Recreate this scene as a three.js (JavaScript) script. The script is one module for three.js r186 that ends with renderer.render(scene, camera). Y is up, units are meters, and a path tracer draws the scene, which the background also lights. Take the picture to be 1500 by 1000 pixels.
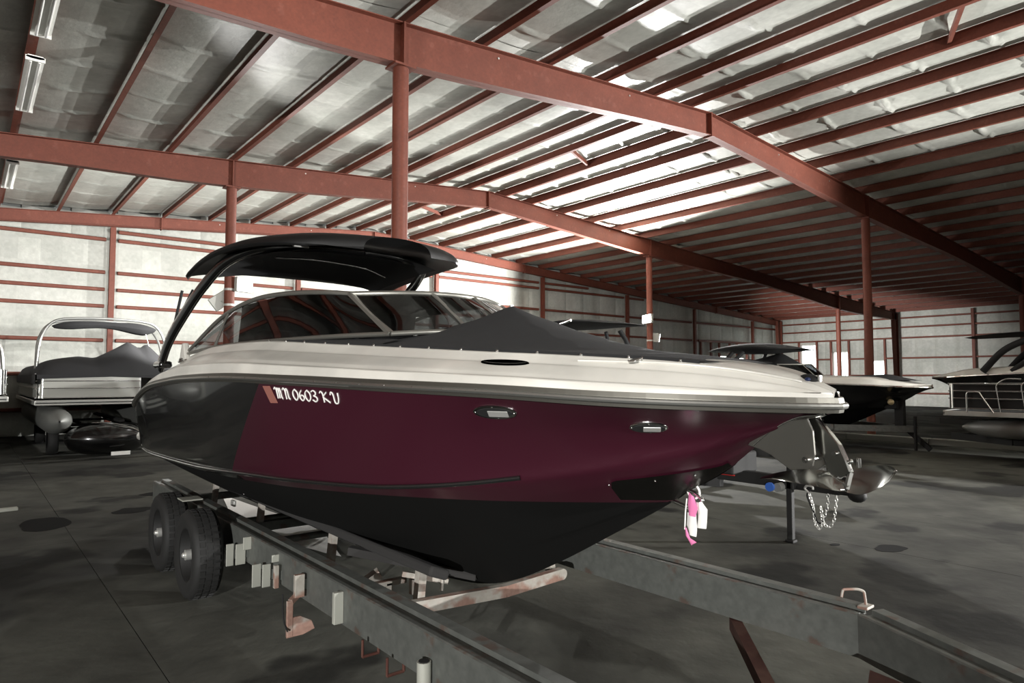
import * as THREE from 'three';
import { mergeGeometries } from 'three/addons/utils/BufferGeometryUtils.js';
import { RoundedBoxGeometry } from 'three/addons/geometries/RoundedBoxGeometry.js';
import { FontLoader } from 'three/addons/loaders/FontLoader.js';

// ---------------------------------------------------------------- camera, sky, lamps, exposure
const scene = new THREE.Scene();
const camera = new THREE.PerspectiveCamera(54.16, 1.5, 0.05, 200);
const YAW = 39.3 * Math.PI / 180, PITCH = 3.05 * Math.PI / 180, EYE = 1.7, FPX = 978;
const FW = new THREE.Vector3(Math.sin(YAW) * Math.cos(PITCH), Math.sin(PITCH), -Math.cos(YAW) * Math.cos(PITCH));
camera.position.set(0, EYE, 0);
camera.lookAt(FW.x, EYE + FW.y, FW.z);
scene.add(camera);
scene.background = new THREE.Color(7, 7.2, 7.2);          // overcast daylight outside the openings
const renderer = new THREE.WebGLRenderer({ antialias: true });
renderer.toneMapping = THREE.LinearToneMapping;
renderer.toneMappingExposure = 1.1;
renderer.shadowMap.enabled = true;
// flood lamps: x, y, z of the lens, aim, cone half-angle, candela
const LAMPS = [
  { at: [5.02, 3.86, -16.05], aim: [0.45, -0.05, 0.9], cone: 1.0, cd: 70, post: [4.72, -16.2], label: 'white floodlight clamped to the round steel post behind the maroon boat' },
  { at: [4.60, 3.50, -16.46], aim: [0.15, 0.05, -1], cone: 1.3, cd: 85, post: [4.72, -16.2], label: 'floodlight turned to the gable wall on the post behind the maroon boat' },
  { at: [19.74, 3.88, -16.12], aim: [-1, 0.06, -0.12], cone: 1.5, cd: 850, post: [20, -16.2], label: 'white floodlight on the round post beyond the dark covered boats' },
  { at: [20.28, 3.2, -16.2], aim: [1, -0.1, -0.08], cone: 0.40, soft: .6, cd: 1000, post: [20, -16.2], label: 'floodlight turned to the side wall on the post beyond the covered boats' },
  { at: [4.6, 2.9, 7.3], aim: [-0.25, 0, -1], cone: 1.0, cd: 180, post: [4.72, 7.5], label: 'floodlight on the round post behind the trailer tongue' },
  { at: [19.74, 2.5, 7.3], aim: [-1, 0.08, 0], cone: 1.5, cd: 1900, post: [20, 7.5], label: 'floodlight on the far round post behind the trailer tongue' },
  { at: [-10.6, 3.1, 7.35], aim: [0.39, -0.44, -1], cone: 0.71, cd: 950, post: [-10.8, 7.5], label: 'floodlight on the round post across the open floor' },
];

// ---------------------------------------------------------------- helpers
const V = (x, y, z) => new THREE.Vector3(x, y, z);
let seed = 12345;
const rnd = () => { seed = (seed * 1664525 + 1013904223) >>> 0; return seed / 4294967296; };
const RT = V(Math.cos(YAW), 0, Math.sin(YAW)), UPV = RT.clone().cross(FW);
const rayOf = (px, py) => FW.clone().addScaledVector(RT, (px - 750) / FPX).addScaledVector(UPV, (500 - py) / FPX);
const pxOnX = (px, py, x) => { const d = rayOf(px, py); return d.multiplyScalar(x / d.x).add(V(0, EYE, 0)); };
const pxOnY = (px, py, y) => { const d = rayOf(px, py); return d.multiplyScalar((y - EYE) / d.y).add(V(0, EYE, 0)); };
const pxOnZ = (px, py, z) => { const d = rayOf(px, py); return d.multiplyScalar(z / d.z).add(V(0, EYE, 0)); };
const names = {};
function numbered(n) { const k = names[n] = (names[n] ?? -1) + 1; return k ? n + '_' + String(k).padStart(3, '0') : n; }
const lerp = (a, b, t) => a + (b - a) * t, clamp = (x, a = 0, b = 1) => Math.min(b, Math.max(a, x));
const smooth = (a, b, x) => { const t = clamp((x - a) / (b - a)); return t * t * (3 - 2 * t); };
function tab(xs, ys) {                                       // monotone cubic table
  const n = xs.length, d = [], m = [];
  for (let i = 0; i < n - 1; i++) d[i] = (ys[i + 1] - ys[i]) / (xs[i + 1] - xs[i]);
  m[0] = d[0]; m[n - 1] = d[n - 2];
  for (let i = 1; i < n - 1; i++) m[i] = d[i - 1] * d[i] <= 0 ? 0 : 2 * d[i - 1] * d[i] / (d[i - 1] + d[i]);
  return x => {
    if (x <= xs[0]) return ys[0]; if (x >= xs[n - 1]) return ys[n - 1];
    let i = 0; while (x > xs[i + 1]) i++;
    const h = xs[i + 1] - xs[i], t = (x - xs[i]) / h, t2 = t * t, t3 = t2 * t;
    return ys[i] * (2 * t3 - 3 * t2 + 1) + m[i] * h * (t3 - 2 * t2 + t) + ys[i + 1] * (3 * t2 - 2 * t3) + m[i + 1] * h * (t3 - t2);
  };
}
function fin(g) {                                            // same attributes everywhere, uv in metres
  if (g.index) g = g.toNonIndexed();
  for (const k of Object.keys(g.attributes)) if (!['position', 'normal', 'uv'].includes(k)) g.deleteAttribute(k);
  if (!g.attributes.normal) g.computeVertexNormals();
  if (!g.userData.keepUV) {
    const p = g.attributes.position, uv = new Float32Array(p.count * 2), a = V(0, 0, 0), b = V(0, 0, 0), c = V(0, 0, 0);
    for (let i = 0; i < p.count; i += 3) {
      a.fromBufferAttribute(p, i); b.fromBufferAttribute(p, i + 1); c.fromBufferAttribute(p, i + 2);
      const n = b.clone().sub(a).cross(c.clone().sub(a)), x = Math.abs(n.x), y = Math.abs(n.y), z = Math.abs(n.z);
      [a, b, c].forEach((q, k) => {
        const [u, v] = x >= y && x >= z ? [q.z, q.y] : y >= z ? [q.x, q.z] : [q.x, q.y];
        uv[(i + k) * 2] = u; uv[(i + k) * 2 + 1] = v;
      });
    }
    g.setAttribute('uv', new THREE.BufferAttribute(uv, 2));
  }
  g.morphAttributes = {}; g.groups = [];
  return g;
}
function part(name, geos, mat, parent, ud) {
  const list = (Array.isArray(geos) ? geos : [geos]).map(fin);
  const g = list.length > 1 ? mergeGeometries(list) : list[0];
  const m = new THREE.Mesh(g, mat);
  m.name = parent ? name : numbered(name); m.castShadow = m.receiveShadow = true;
  if (ud) m.userData = ud;
  (parent ?? scene).add(m);
  return m;
}
function thing(name, label, category, [x, y, z] = [0, 0, 0], group, kind) {
  const o = new THREE.Group(); o.name = numbered(name); o.position.set(x, y, z);
  o.userData = { label, category }; if (group) o.userData.group = group; if (kind) o.userData.kind = kind;
  scene.add(o); return o;
}
const xf = (g, pos = [0, 0, 0], rot = [0, 0, 0]) => { g.applyMatrix4(new THREE.Matrix4().compose(V(...pos), new THREE.Quaternion().setFromEuler(new THREE.Euler(...rot)), V(1, 1, 1))); return g; };
const box = (c, s, rot) => xf(new THREE.BoxGeometry(...s), c, rot);
const rbox = (c, s, r = 0.01, rot) => xf(new RoundedBoxGeometry(s[0], s[1], s[2], 2, Math.min(r, s[0] / 2.01, s[1] / 2.01, s[2] / 2.01)), c, rot);
const cyl = (c, r, h, rot, n = 20, r2) => xf(new THREE.CylinderGeometry(r, r2 ?? r, h, n), c, rot);
const ball = (c, r, sx = 1, sy = 1, sz = 1, n = 16) => xf(new THREE.SphereGeometry(r, n, Math.round(n * .6)).scale(sx, sy, sz), c);
const tube = (pts, r, seg = 40, n = 8, closed = false, tension = 0.5) =>
  new THREE.TubeGeometry(new THREE.CatmullRomCurve3(pts.map(p => p.isVector3 ? p : V(...p)), closed, 'catmullrom', tension), seg, r, n, closed);
function bar(a, b, w, h, upv = V(0, 1, 0)) {                 // rectangular bar from a to b
  const d = b.clone().sub(a), L = d.length(), z = d.clone().normalize();
  let x = upv.clone().cross(z); if (x.lengthSq() < 1e-6) x = V(1, 0, 0); x.normalize();
  const y = z.clone().cross(x), g = new THREE.BoxGeometry(w, h, L);
  g.applyMatrix4(new THREE.Matrix4().makeBasis(x, y, z).setPosition(a.clone().add(b).multiplyScalar(.5)));
  return g;
}
function rod(a, b, r, n = 10) {
  const d = b.clone().sub(a), g = new THREE.CylinderGeometry(r, r, d.length(), n);
  g.applyQuaternion(new THREE.Quaternion().setFromUnitVectors(V(0, 1, 0), d.normalize()));
  return g.translate((a.x + b.x) / 2, (a.y + b.y) / 2, (a.z + b.z) / 2);
}
function grid(nu, nv, fn, flip = false, keepUV = false) {    // fn(u, v) -> [x, y, z]
  const pos = [], uv = [], idx = [];
  for (let i = 0; i <= nu; i++) for (let j = 0; j <= nv; j++) { const p = fn(i / nu, j / nv); pos.push(p[0], p[1], p[2]); uv.push(i / nu, j / nv); }
  for (let i = 0; i < nu; i++) for (let j = 0; j < nv; j++) {
    const a = i * (nv + 1) + j, b = a + nv + 1;
    flip ? idx.push(a, a + 1, b, b, a + 1, b + 1) : idx.push(a, b, a + 1, b, b + 1, a + 1);
  }
  const g = new THREE.BufferGeometry();
  g.setAttribute('position', new THREE.Float32BufferAttribute(pos, 3)); g.setAttribute('uv', new THREE.Float32BufferAttribute(uv, 2));
  g.setIndex(idx); g.computeVertexNormals(); g.userData.keepUV = keepUV;
  return g;
}
function extr(pts, depth, bevel = 0, holes) {                // polygon in x,y extruded along z, centred on z = 0
  const s = new THREE.Shape(pts.map(p => new THREE.Vector2(p[0], p[1])));
  const g = new THREE.ExtrudeGeometry(s, { depth: depth - 2 * bevel, bevelEnabled: bevel > 0, bevelSize: bevel, bevelThickness: bevel, bevelSegments: 2, steps: 1 });
  return g.translate(0, 0, -depth / 2 + bevel);
}
const alongZ = (pts, z0, z1) => { const g = extr(pts, Math.abs(z1 - z0)); return g.translate(0, 0, (z0 + z1) / 2); };
const turnY = (g, a) => g.rotateY(a);

// ---------------------------------------------------------------- textures and materials
const hash = (x, y) => { let h = (x * 374761393 + y * 668265263) | 0; h = (h ^ (h >>> 13)) * 1274126177 | 0; return ((h ^ (h >>> 16)) >>> 0) / 4294967296; };
function vnoise(x, y, p) { const i = Math.floor(x), j = Math.floor(y), f = x - i, g = y - j, s = f * f * (3 - 2 * f), t = g * g * (3 - 2 * g), m = q => ((q % p) + p) % p;
  return lerp(lerp(hash(m(i), m(j)), hash(m(i + 1), m(j)), s), lerp(hash(m(i), m(j + 1)), hash(m(i + 1), m(j + 1)), s), t); }
const fbm = (u, v, f, o = 4, k = 0) => { let a = 0, w = .5, t = 0; for (let i = 0; i < o; i++) { a += w * vnoise(u * f + k * 7, v * f + k * 13, f); t += w; w *= .5; f *= 2; } return a / t; };
function tex(n, metres, fn, srgb = true) {                   // fn(u, v) -> [r, g, b] 0..1
  const d = new Uint8Array(n * n * 4);
  for (let y = 0; y < n; y++) for (let x = 0; x < n; x++) { const c = fn(x / n, y / n), o = (y * n + x) * 4; for (let k = 0; k < 3; k++) d[o + k] = 255 * clamp(c[k]); d[o + 3] = 255; }
  const t = new THREE.DataTexture(d, n, n); t.wrapS = t.wrapT = THREE.RepeatWrapping; t.magFilter = THREE.LinearFilter; t.minFilter = THREE.LinearMipmapLinearFilter; t.generateMipmaps = true;
  if (srgb) t.colorSpace = THREE.SRGBColorSpace; t.repeat.set(1 / metres, 1 / metres); t.needsUpdate = true; return t;
}
const mixc = (a, b, t) => a.map((v, i) => lerp(v, b[i], t));
const std = (o) => new THREE.MeshStandardMaterial({ side: THREE.DoubleSide, ...o });
const phy = (o) => new THREE.MeshPhysicalMaterial({ side: THREE.DoubleSide, ...o });
const concreteT = tex(1024, 7, (u, v) => {
  const a = fbm(u, v, 4, 5), b = fbm(u, v, 32, 3, 2), c = fbm(u, v, 9, 4, 5), st = smooth(.56, .7, c);
  let q = mixc([.215, .214, .20], [.33, .33, .305], smooth(.3, .7, a)); q = mixc(q, [.125, .124, .116], st * .75);
  return q.map(x => x * (.86 + .28 * b));
});
const concreteB = tex(512, 1.3, (u, v) => { const a = fbm(u, v, 16, 5); return [a, a, a]; }, false);
const insulT = tex(1024, 3.2, (u, v) => {
  const a = fbm(u, v, 5, 5), b = fbm(u, v, 40, 2, 3), blk = hash(Math.floor(u * 6), Math.floor(v * 5));
  let q = mixc([.70, .71, .675], [.80, .80, .77], a); q = q.map(x => x * (.93 + .07 * blk) * (.95 + .1 * b)); return q;
});
const insulB = tex(512, 1.1, (u, v) => { const a = fbm(u, v * .6, 6, 5) * .8 + .2 * fbm(u, v, 40, 2, 1); return [a, a, a]; }, false);
const primerT = tex(512, 1.7, (u, v) => { const a = fbm(u, v, 6, 5), b = fbm(u, v, 60, 2, 4), d = smooth(.62, .8, fbm(u, v, 12, 4, 8)); let q = mixc([.415, .215, .158], [.48, .26, .195], a); q = mixc(q, [.55, .36, .31], d * .3); return q.map(x => x * (.93 + .14 * b)); });
const galvT = tex(512, .8, (u, v) => {
  const a = fbm(u, v, 24, 3), b = fbm(u, v, 5, 4, 2), r = smooth(.60, .74, fbm(u, v, 7, 5, 6)); let q = mixc([.36, .37, .355], [.50, .51, .49], a * .6 + b * .4); return mixc(q, [.40, .31, .27], r * .6);
});
const galvRustT = tex(512, .7, (u, v) => {
  const a = fbm(u, v, 24, 3), r = smooth(.38, .62, fbm(u, v, 6, 5, 6)), e = fbm(u, v, 40, 2, 9); let q = mixc([.60, .58, .54], [.70, .68, .65], a); return mixc(q, mixc([.44, .29, .24], [.56, .40, .34], e), r * .7);
});
const fabricB = tex(256, .02, (u, v) => { const a = .5 + .5 * Math.sin(u * 50.265) * Math.sin(v * 50.265); return [a, a, a]; }, false);
const dirtT = tex(512, 2.3, (u, v) => { const a = .82 + .18 * fbm(u, v, 8, 5); return [a, a, a * .985]; });
const M = {
  primer: std({ map: primerT, roughness: .62 }),
  insul: std({ map: insulT, bumpMap: insulB, bumpScale: .006, roughness: .5 }),
  wallInsul: std({ map: insulT, bumpMap: insulB, bumpScale: .008, roughness: .55 }),
  shell: std({ color: 0x8a8d8a, roughness: .7 }),
  concrete: phy({ map: concreteT, bumpMap: concreteB, bumpScale: .003, roughness: .92, specularIntensity: .25 }),
  curb: std({ color: 0x77766f, bumpMap: concreteB, bumpScale: .003, roughness: .85 }),
  joint: std({ color: 0x181816, roughness: 1 }),
  oil: phy({ color: 0x100f0e, roughness: .9, specularIntensity: .2 }),
  galv: std({ map: galvT, metalness: .5, roughness: .5 }),
  galvLight: std({ map: dirtT, color: 0xb4b5ad, metalness: .15, roughness: .5 }),
  galvRust: std({ map: galvRustT, metalness: .15, roughness: .65 }),
  rust: std({ map: galvRustT, color: 0x80564a, roughness: .8 }),
  rubber: std({ color: 0x1d1d1c, roughness: .75 }),
  chrome: std({ color: 0xd8d8d6, metalness: 1, roughness: .12 }),
  satin: std({ color: 0xa9a9a4, metalness: .9, roughness: .32 }),
  steel: std({ color: 0x8c8a84, metalness: .85, roughness: .3 }),
  darkSteel: std({ color: 0x3b3a37, metalness: .9, roughness: .25 }),
  railGrey: std({ color: 0x6a6861, metalness: .8, roughness: .4 }),
  polish: std({ color: 0xd0d0ca, metalness: .45, roughness: .3 }),
  anchor: std({ color: 0xa9a9a5, metalness: 1, roughness: .16 }),
  zinc: std({ color: 0xd5d5d0, metalness: .6, roughness: .35 }),
  maroon: phy({ color: new THREE.Color().setRGB(.039, .0066, .014), roughness: .28, clearcoat: .55, clearcoatRoughness: .2 }),
  blackGel: phy({ color: new THREE.Color().setRGB(.010, .010, .010), roughness: .25, clearcoat: 1, clearcoatRoughness: .05 }),
  bottom: phy({ color: new THREE.Color().setRGB(.005, .005, .0047), roughness: .75, specularIntensity: .35 }),
  white: phy({ map: dirtT, color: 0xe9e6e0, roughness: .35, clearcoat: .5, clearcoatRoughness: .15 }),
  canvasBlack: std({ color: 0x101010, roughness: .95 }),
  canvas: std({ color: 0x202021, roughness: .95, bumpMap: fabricB, bumpScale: .0004 }),
  canvasGrey: std({ color: 0x29292a, roughness: .95, bumpMap: fabricB, bumpScale: .0004 }),
  blackPlastic: std({ color: 0x141414, roughness: .8 }),
  gloss: phy({ color: 0x0b0b0b, roughness: .2, clearcoat: 1, clearcoatRoughness: .08 }),
  canopy: std({ color: 0x070707, roughness: .5 }),
  blackPaint: std({ color: 0x141413, roughness: .7 }),
  frame: std({ color: 0x8e8d86, metalness: .75, roughness: .38 }),
  glassDark: phy({ color: 0x77797a, transmission: 1, thickness: 0, roughness: .03, ior: 1.5 }),
  windowGlass: phy({ color: 0xf4f8f8, transmission: 1, thickness: 0, roughness: .02, ior: 1.45 }),
  vinyl: std({ color: 0x2b2a2a, roughness: .6 }),
  enamel: std({ color: 0xf0f0ea, roughness: .45 }),
  tubeGlass: std({ color: 0xf6f6f2, roughness: .25 }),
  lens: std({ color: 0xffffff, emissive: 0xffffff, emissiveIntensity: 18 }),
  red: std({ color: 0xb02a26, roughness: .4 }),
  blue: std({ color: 0x2f5aa8, roughness: .5 }),
  darkBlue: std({ color: 0x1c2c55, roughness: .3 }),
  amber: std({ color: 0xc9b58a, roughness: .5 }),
  pink: std({ color: 0xe57fae, roughness: .8 }),
  paper: std({ color: 0xe9e7e2, roughness: .85 }),
  alu: std({ color: 0xb7b8b4, metalness: .8, roughness: .35 }),
  aluDull: std({ color: 0x8b8c88, metalness: .5, roughness: .5 }),
  panelGrey: std({ color: 0xa9a9a2, roughness: .4, metalness: .15 }),
  carpet: std({ color: 0x2c2b2a, roughness: 1 }),
  lampBody: std({ color: 0xbdbdb6, roughness: .5, metalness: .3 }),
};

// ---------------------------------------------------------------- building shell
const XL = -18.4, XRIDGE = 12.27, XW = 43, ZB = -23.8, ZF = 39.1, COLX = [4.72, 20.0];
const roofY = x => x < XRIDGE ? 7.4 - .08 * (XRIDGE - x) : 7.4 - .062 * (x - XRIDGE);     // underside of the purlins
const PUR = .2, BAYS = [-23.8, -16.2, -8.3, -.4, 7.5, 23.3, 39.1];

// floor: slabs with open joints
{
  const f = thing('floor', 'grey stained concrete slab floor of the storage hall', 'floor', [0, 0, 0], null, 'structure');
  part('subfloor', box([(XL + XW) / 2, -.16, (ZB + ZF) / 2], [XW - XL + .6, .2, ZF - ZB + .6]), M.joint, f);
  for (const [c, z] of [[[(XL + XW) / 2, -.12, ZB - .2], [XW - XL + 1, .25, .42]], [[(XL + XW) / 2, -.12, ZF + .22], [XW - XL + 1, .25, .44]], [[XW + .2, -.12, (ZB + ZF) / 2], [.42, .25, ZF - ZB + 1]], [[XL - .2, -.12, (ZB + ZF) / 2], [.42, .25, ZF - ZB + 1]]]) part('foundation', box(c, z), M.concrete, f);
  const xs = [XL], zs = [ZB]; for (let x = .94 - 6.1 * 3; x < XW; x += 6.1) if (x > XL) xs.push(x); xs.push(XW);
  for (const z of BAYS.slice(1, 5)) zs.push(z); zs.push(ZF);
  for (let i = 0; i < xs.length - 1; i++) for (let j = 0; j < zs.length - 1; j++) {
    const w = xs[i + 1] - xs[i] - .005, d = zs[j + 1] - zs[j] - .005;
    part('slab', box([(xs[i] + xs[i + 1]) / 2, -.04, (zs[j] + zs[j + 1]) / 2], [w, .08, d]), M.concrete, f);
  }
  const stain = (x, z, rx, rz) => { const p = []; for (let k = 0; k < 28; k++) { const a = k / 28 * 6.2832, r = .8 + .4 * vnoise(Math.cos(a) * 2 + x * 9 + 5, Math.sin(a) * 2 + z * 5 + 30, 64); p.push([Math.cos(a) * rx * r, Math.sin(a) * rz * r]); }
    part('oil_stain', extr(p, .002).rotateX(-Math.PI / 2).translate(x, .0015, z), M.oil, f); };
  stain(.79, -9.5, .26, .42); stain(1.72, -9.76, .22, .2); stain(7.18, -2.83, .2, .13); stain(6.9, -3.25, .06, .04); stain(2.3, -10.9, .3, .2);
}
// walls: outer shell, insulation strips, posts are separate
function wallShell(name, label, boxes) { const w = thing(name, label, 'wall', [0, 0, 0], null, 'structure'); part('outer_shell', boxes, M.shell, w); return w; }
const wallB = wallShell('wall_back', 'white insulated gable wall with rust red horizontal girts', (() => {
  const y = 7.9, g = []; // openings cut out by pieces
  const ops = [[36.06, 37.1, .9, 3.06], [38.0, 39.04, .9, 2.97]];
  let x = XL - .3; for (const [a, b, y0, y1] of ops) { g.push(box([(x + a) / 2, y / 2, ZB - .25], [a - x, y, .12])); g.push(box([(a + b) / 2, y0 / 2, ZB - .25], [b - a, y0, .12])); g.push(box([(a + b) / 2, (y1 + y) / 2, ZB - .25], [b - a, y - y1, .12])); x = b; }
  g.push(box([(x + XW + .3) / 2, y / 2, ZB - .25], [XW + .3 - x, y, .12])); return g;
})());
const RWOPS = [[-22.23, -21.17, .9, 3.82], [-20.11, -19.13, .9, 3.31], [-18.0, -17.0, .9, 2.72]];
const wallR = wallShell('wall_right', 'white insulated side wall with daylight openings', (() => {
  const y = 6.6, g = []; let z = ZB - .3;
  for (const [a, b, y0, y1] of RWOPS) { g.push(box([XW + .25, y / 2, (z + a) / 2], [.12, y, a - z])); g.push(box([XW + .25, y0 / 2, (a + b) / 2], [.12, y0, b - a])); g.push(box([XW + .25, (y1 + y) / 2, (a + b) / 2], [.12, y - y1, b - a])); z = b; }
  g.push(box([XW + .25, y / 2, (z + ZF + .3) / 2], [.12, y, ZF + .3 - z])); return g;
})());
const wallL = wallShell('wall_left', 'insulated side wall beyond the parked boats', [box([XL - .25, 3, (ZB + ZF) / 2], [.12, 6.2, ZF - ZB + .6])]);
const wallF = wallShell('wall_front', 'insulated gable wall behind the trailer tongue', [box([(XL + XW) / 2, 3.95, ZF + .25], [XW - XL + .8, 7.9, .12])]);
part('insulation_panel', box([(XL + XW) / 2, 3.8, ZF + .1], [XW - XL, 7.4, .08]), M.wallInsul, wallF);
part('insulation_panel', box([XL - .1, 2.6, (ZB + ZF) / 2], [.08, 5.1, ZF - ZB]), M.wallInsul, wallL);
function quilt(w, h, k) {                                     // pillowed insulation strip: width along x, height y, face to +z
  return grid(10, Math.max(4, Math.round(h / .22)), (u, v) => {
    const e = Math.pow(Math.sin(Math.PI * u), .35), n = fbm(u * .21 + k * .173 % 1, v * .37 + k * .31 % 1, 8, 3);
    return [(u - .5) * w, v * h, .045 * e + .035 * (n - .5) * e];
  }, true);
}
{
  const hAt = x => roofY(x) + PUR + .02;
  let k = 0;
  for (let x = XL; x < XW - .1; x += 1.22) {
    const a = x, b = Math.min(x + 1.22, XW), c = (a + b) / 2, h = Math.min(hAt(a), hAt(b));
    k++;
    if (b < -1 && x > XL) { if (k % 12 == 1) part('insulation_panel', box([x + 7, 3, ZB - .1], [14.6, 5.9, .05]), M.wallInsul, wallB); continue; }
    const op = [[36.06, 37.1, 3.06], [38.0, 39.04, 2.97]].find(o => o[0] < b && o[1] > a);
    if (op) {
      part('insulation_panel', quilt(b - a, h - op[2], k).translate(c, op[2], ZB - .14), M.wallInsul, wallB);
      if (op[0] > a) part('insulation_panel', quilt(op[0] - a, op[2], k + 3).translate((a + op[0]) / 2, 0, ZB - .14), M.wallInsul, wallB);
      if (op[1] < b) part('insulation_panel', quilt(b - op[1], op[2], k + 5).translate((b + op[1]) / 2, 0, ZB - .14), M.wallInsul, wallB);
      part('insulation_panel', quilt(Math.min(b, op[1]) - Math.max(a, op[0]), .9, k + 7).translate((Math.min(b, op[1]) + Math.max(a, op[0])) / 2, 0, ZB - .14), M.wallInsul, wallB);
    } else part('insulation_panel', quilt(b - a, h, k).translate(c, 0, ZB - .14), M.wallInsul, wallB);
  }
  const hr = roofY(XW) + PUR;
  part('insulation_panel', box([XW + .1, hr / 2, 23.2], [.08, hr, 31.6]), M.wallInsul, wallR);
  for (let z = ZB; z < 7.3; z += 1.06) {
    const a = z, b = Math.min(z + 1.06, 7.4), op = RWOPS.find(o => o[0] < b - .02 && o[1] > a + .02); k++;
    const put = (z0, z1, y0, y1, q) => { if (z1 - z0 > .03) part('insulation_panel', quilt(z1 - z0, y1 - y0, q).rotateY(-Math.PI / 2).translate(XW + .14, y0, (z0 + z1) / 2), M.wallInsul, wallR); };
    if (op) { put(a, b, op[3], hr, k); put(a, op[0], 0, op[3], k + 1); put(op[1], b, 0, op[3], k + 2); put(Math.max(a, op[0]), Math.min(b, op[1]), 0, .9, k + 4); } else put(a, b, 0, hr, k);
  }
}
// girts: one bar per bay
const EWC = [-2.6, 3.41, 9.3, 15.28, 21.3, 27.4, 33.4, 39.7];
{
  const zz = ZB + .02, edges = [-8.6, ...EWC, 42.9];
  const ys = [[6.22, 1], [5.95, 0], [4.93, 0], [4.40, 0], [3.88, 0], [2.83, 0], [1.8, 0], [.76, 0]];
  for (let i = 0; i < edges.length - 1; i++) for (const [y, m] of ys) {
    const a = edges[i] + .16, b = edges[i + 1] - .16;
    if (m && i < 2) continue;
    if (y === 4.40 && i > 4) continue;
    if (i >= 7 && y < 3.8) continue;
    const top = Math.min(roofY(a), roofY(b)) - .42; let bb = b, aa = a;
    if (y > top) { const lim = XRIDGE + (7.4 - (y + .42)) / .062; if (b > XRIDGE && lim > a + 1) bb = Math.min(b, lim); else if (b > XRIDGE || y > roofY(b) - .3) continue; }
    const g = alongZ([[-.0, -.05], [.10, -.05], [.10, .05], [0, .05]], 0, 1).translate(0, 0, 0);
    part('girt', rbox([(aa + bb) / 2, y, zz - .03], [bb - aa, .11, .12], .03), M.primer, wallB);
  }
  for (const x of [34.09, 35.14, 36.0, 37.15, 37.96, 39.1]) part('door_jamb', box([x, 1.92, zz], [.12, 3.82, .12]), M.primer, wallB);
  part('door_header', box([36.7, 3.87, zz + .04], [5.8, .13, .1]), M.primer, wallB);
  const gr = [5.2, 4.65, 4.02, 2.83, 1.8, .76], zs = [ZB, ...BAYS.slice(1)];
  for (let i = 0; i < zs.length - 1; i++) for (const y of gr) {
    const pieces = i === 0 && y < 4 ? [[zs[0] + .2, -22.3], [-21.1, -20.2], [-19.05, -18.1], [-16.92, -16.4]] : [[zs[i] + .2, zs[i + 1] - .2]];
    for (const [a, b] of pieces) part('girt', rbox([XW - .02, y, (a + b) / 2], [.12, .1, b - a], .03), M.primer, wallR);
  }
  for (const z of [-22.3, -21.1, -20.18, -19.06, -18.07, -16.93]) part('door_jamb', box([XW - .01, 2, z], [.12, 4, .11]), M.primer, wallR);
  for (const z of [-12.3, -4.4]) part('wall_post', box([XW - .1, 2.75, z], [.14, 5.5, .14]), M.primer, wallR);
}
// windows: frame and glass in each opening
let wn = 0;
function window_(w, h, place, label) {
  const o = thing('window_' + (++wn), label, 'window', [0, 0, 0], null, 'structure');
  const g = [box([-w / 2 + .03, h / 2, 0], [.06, h, .1]), box([w / 2 - .03, h / 2, 0], [.06, h, .1]), box([0, .03, 0], [w, .06, .1]), box([0, h - .03, 0], [w, .06, .1])];
  part('window_frame', [...g, box([w * .24, h / 2, 0], [.04, h, .06])].map(place), M.enamel, o);
  part('pane', place(box([-w * .13, h / 2, 0], [w * .7, h - .1, .006])), M.windowGlass, o);
  part('pane', place(box([w * .37, h / 2, 0], [w * .24, h - .1, .006])), M.windowGlass, o);
}
window_(1.04, 2.16, g => g.translate(36.58, .9, ZB - .2), 'narrow bright daylight window in the gable wall beside a round post');
window_(1.04, 2.07, g => g.translate(38.52, .9, ZB - .2), 'narrow bright daylight window in the gable wall near the hall corner');
RWOPS.forEach(([a, b, y0, y1], i) => window_(b - a, y1 - y0, g => g.rotateY(-Math.PI / 2).translate(XW + .2, y0, (a + b) / 2), ['tallest daylight window in the side wall near the hall corner', 'middle height daylight window in the side wall', 'lowest daylight window in the side wall beside the tapered column'][i]));

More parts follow.
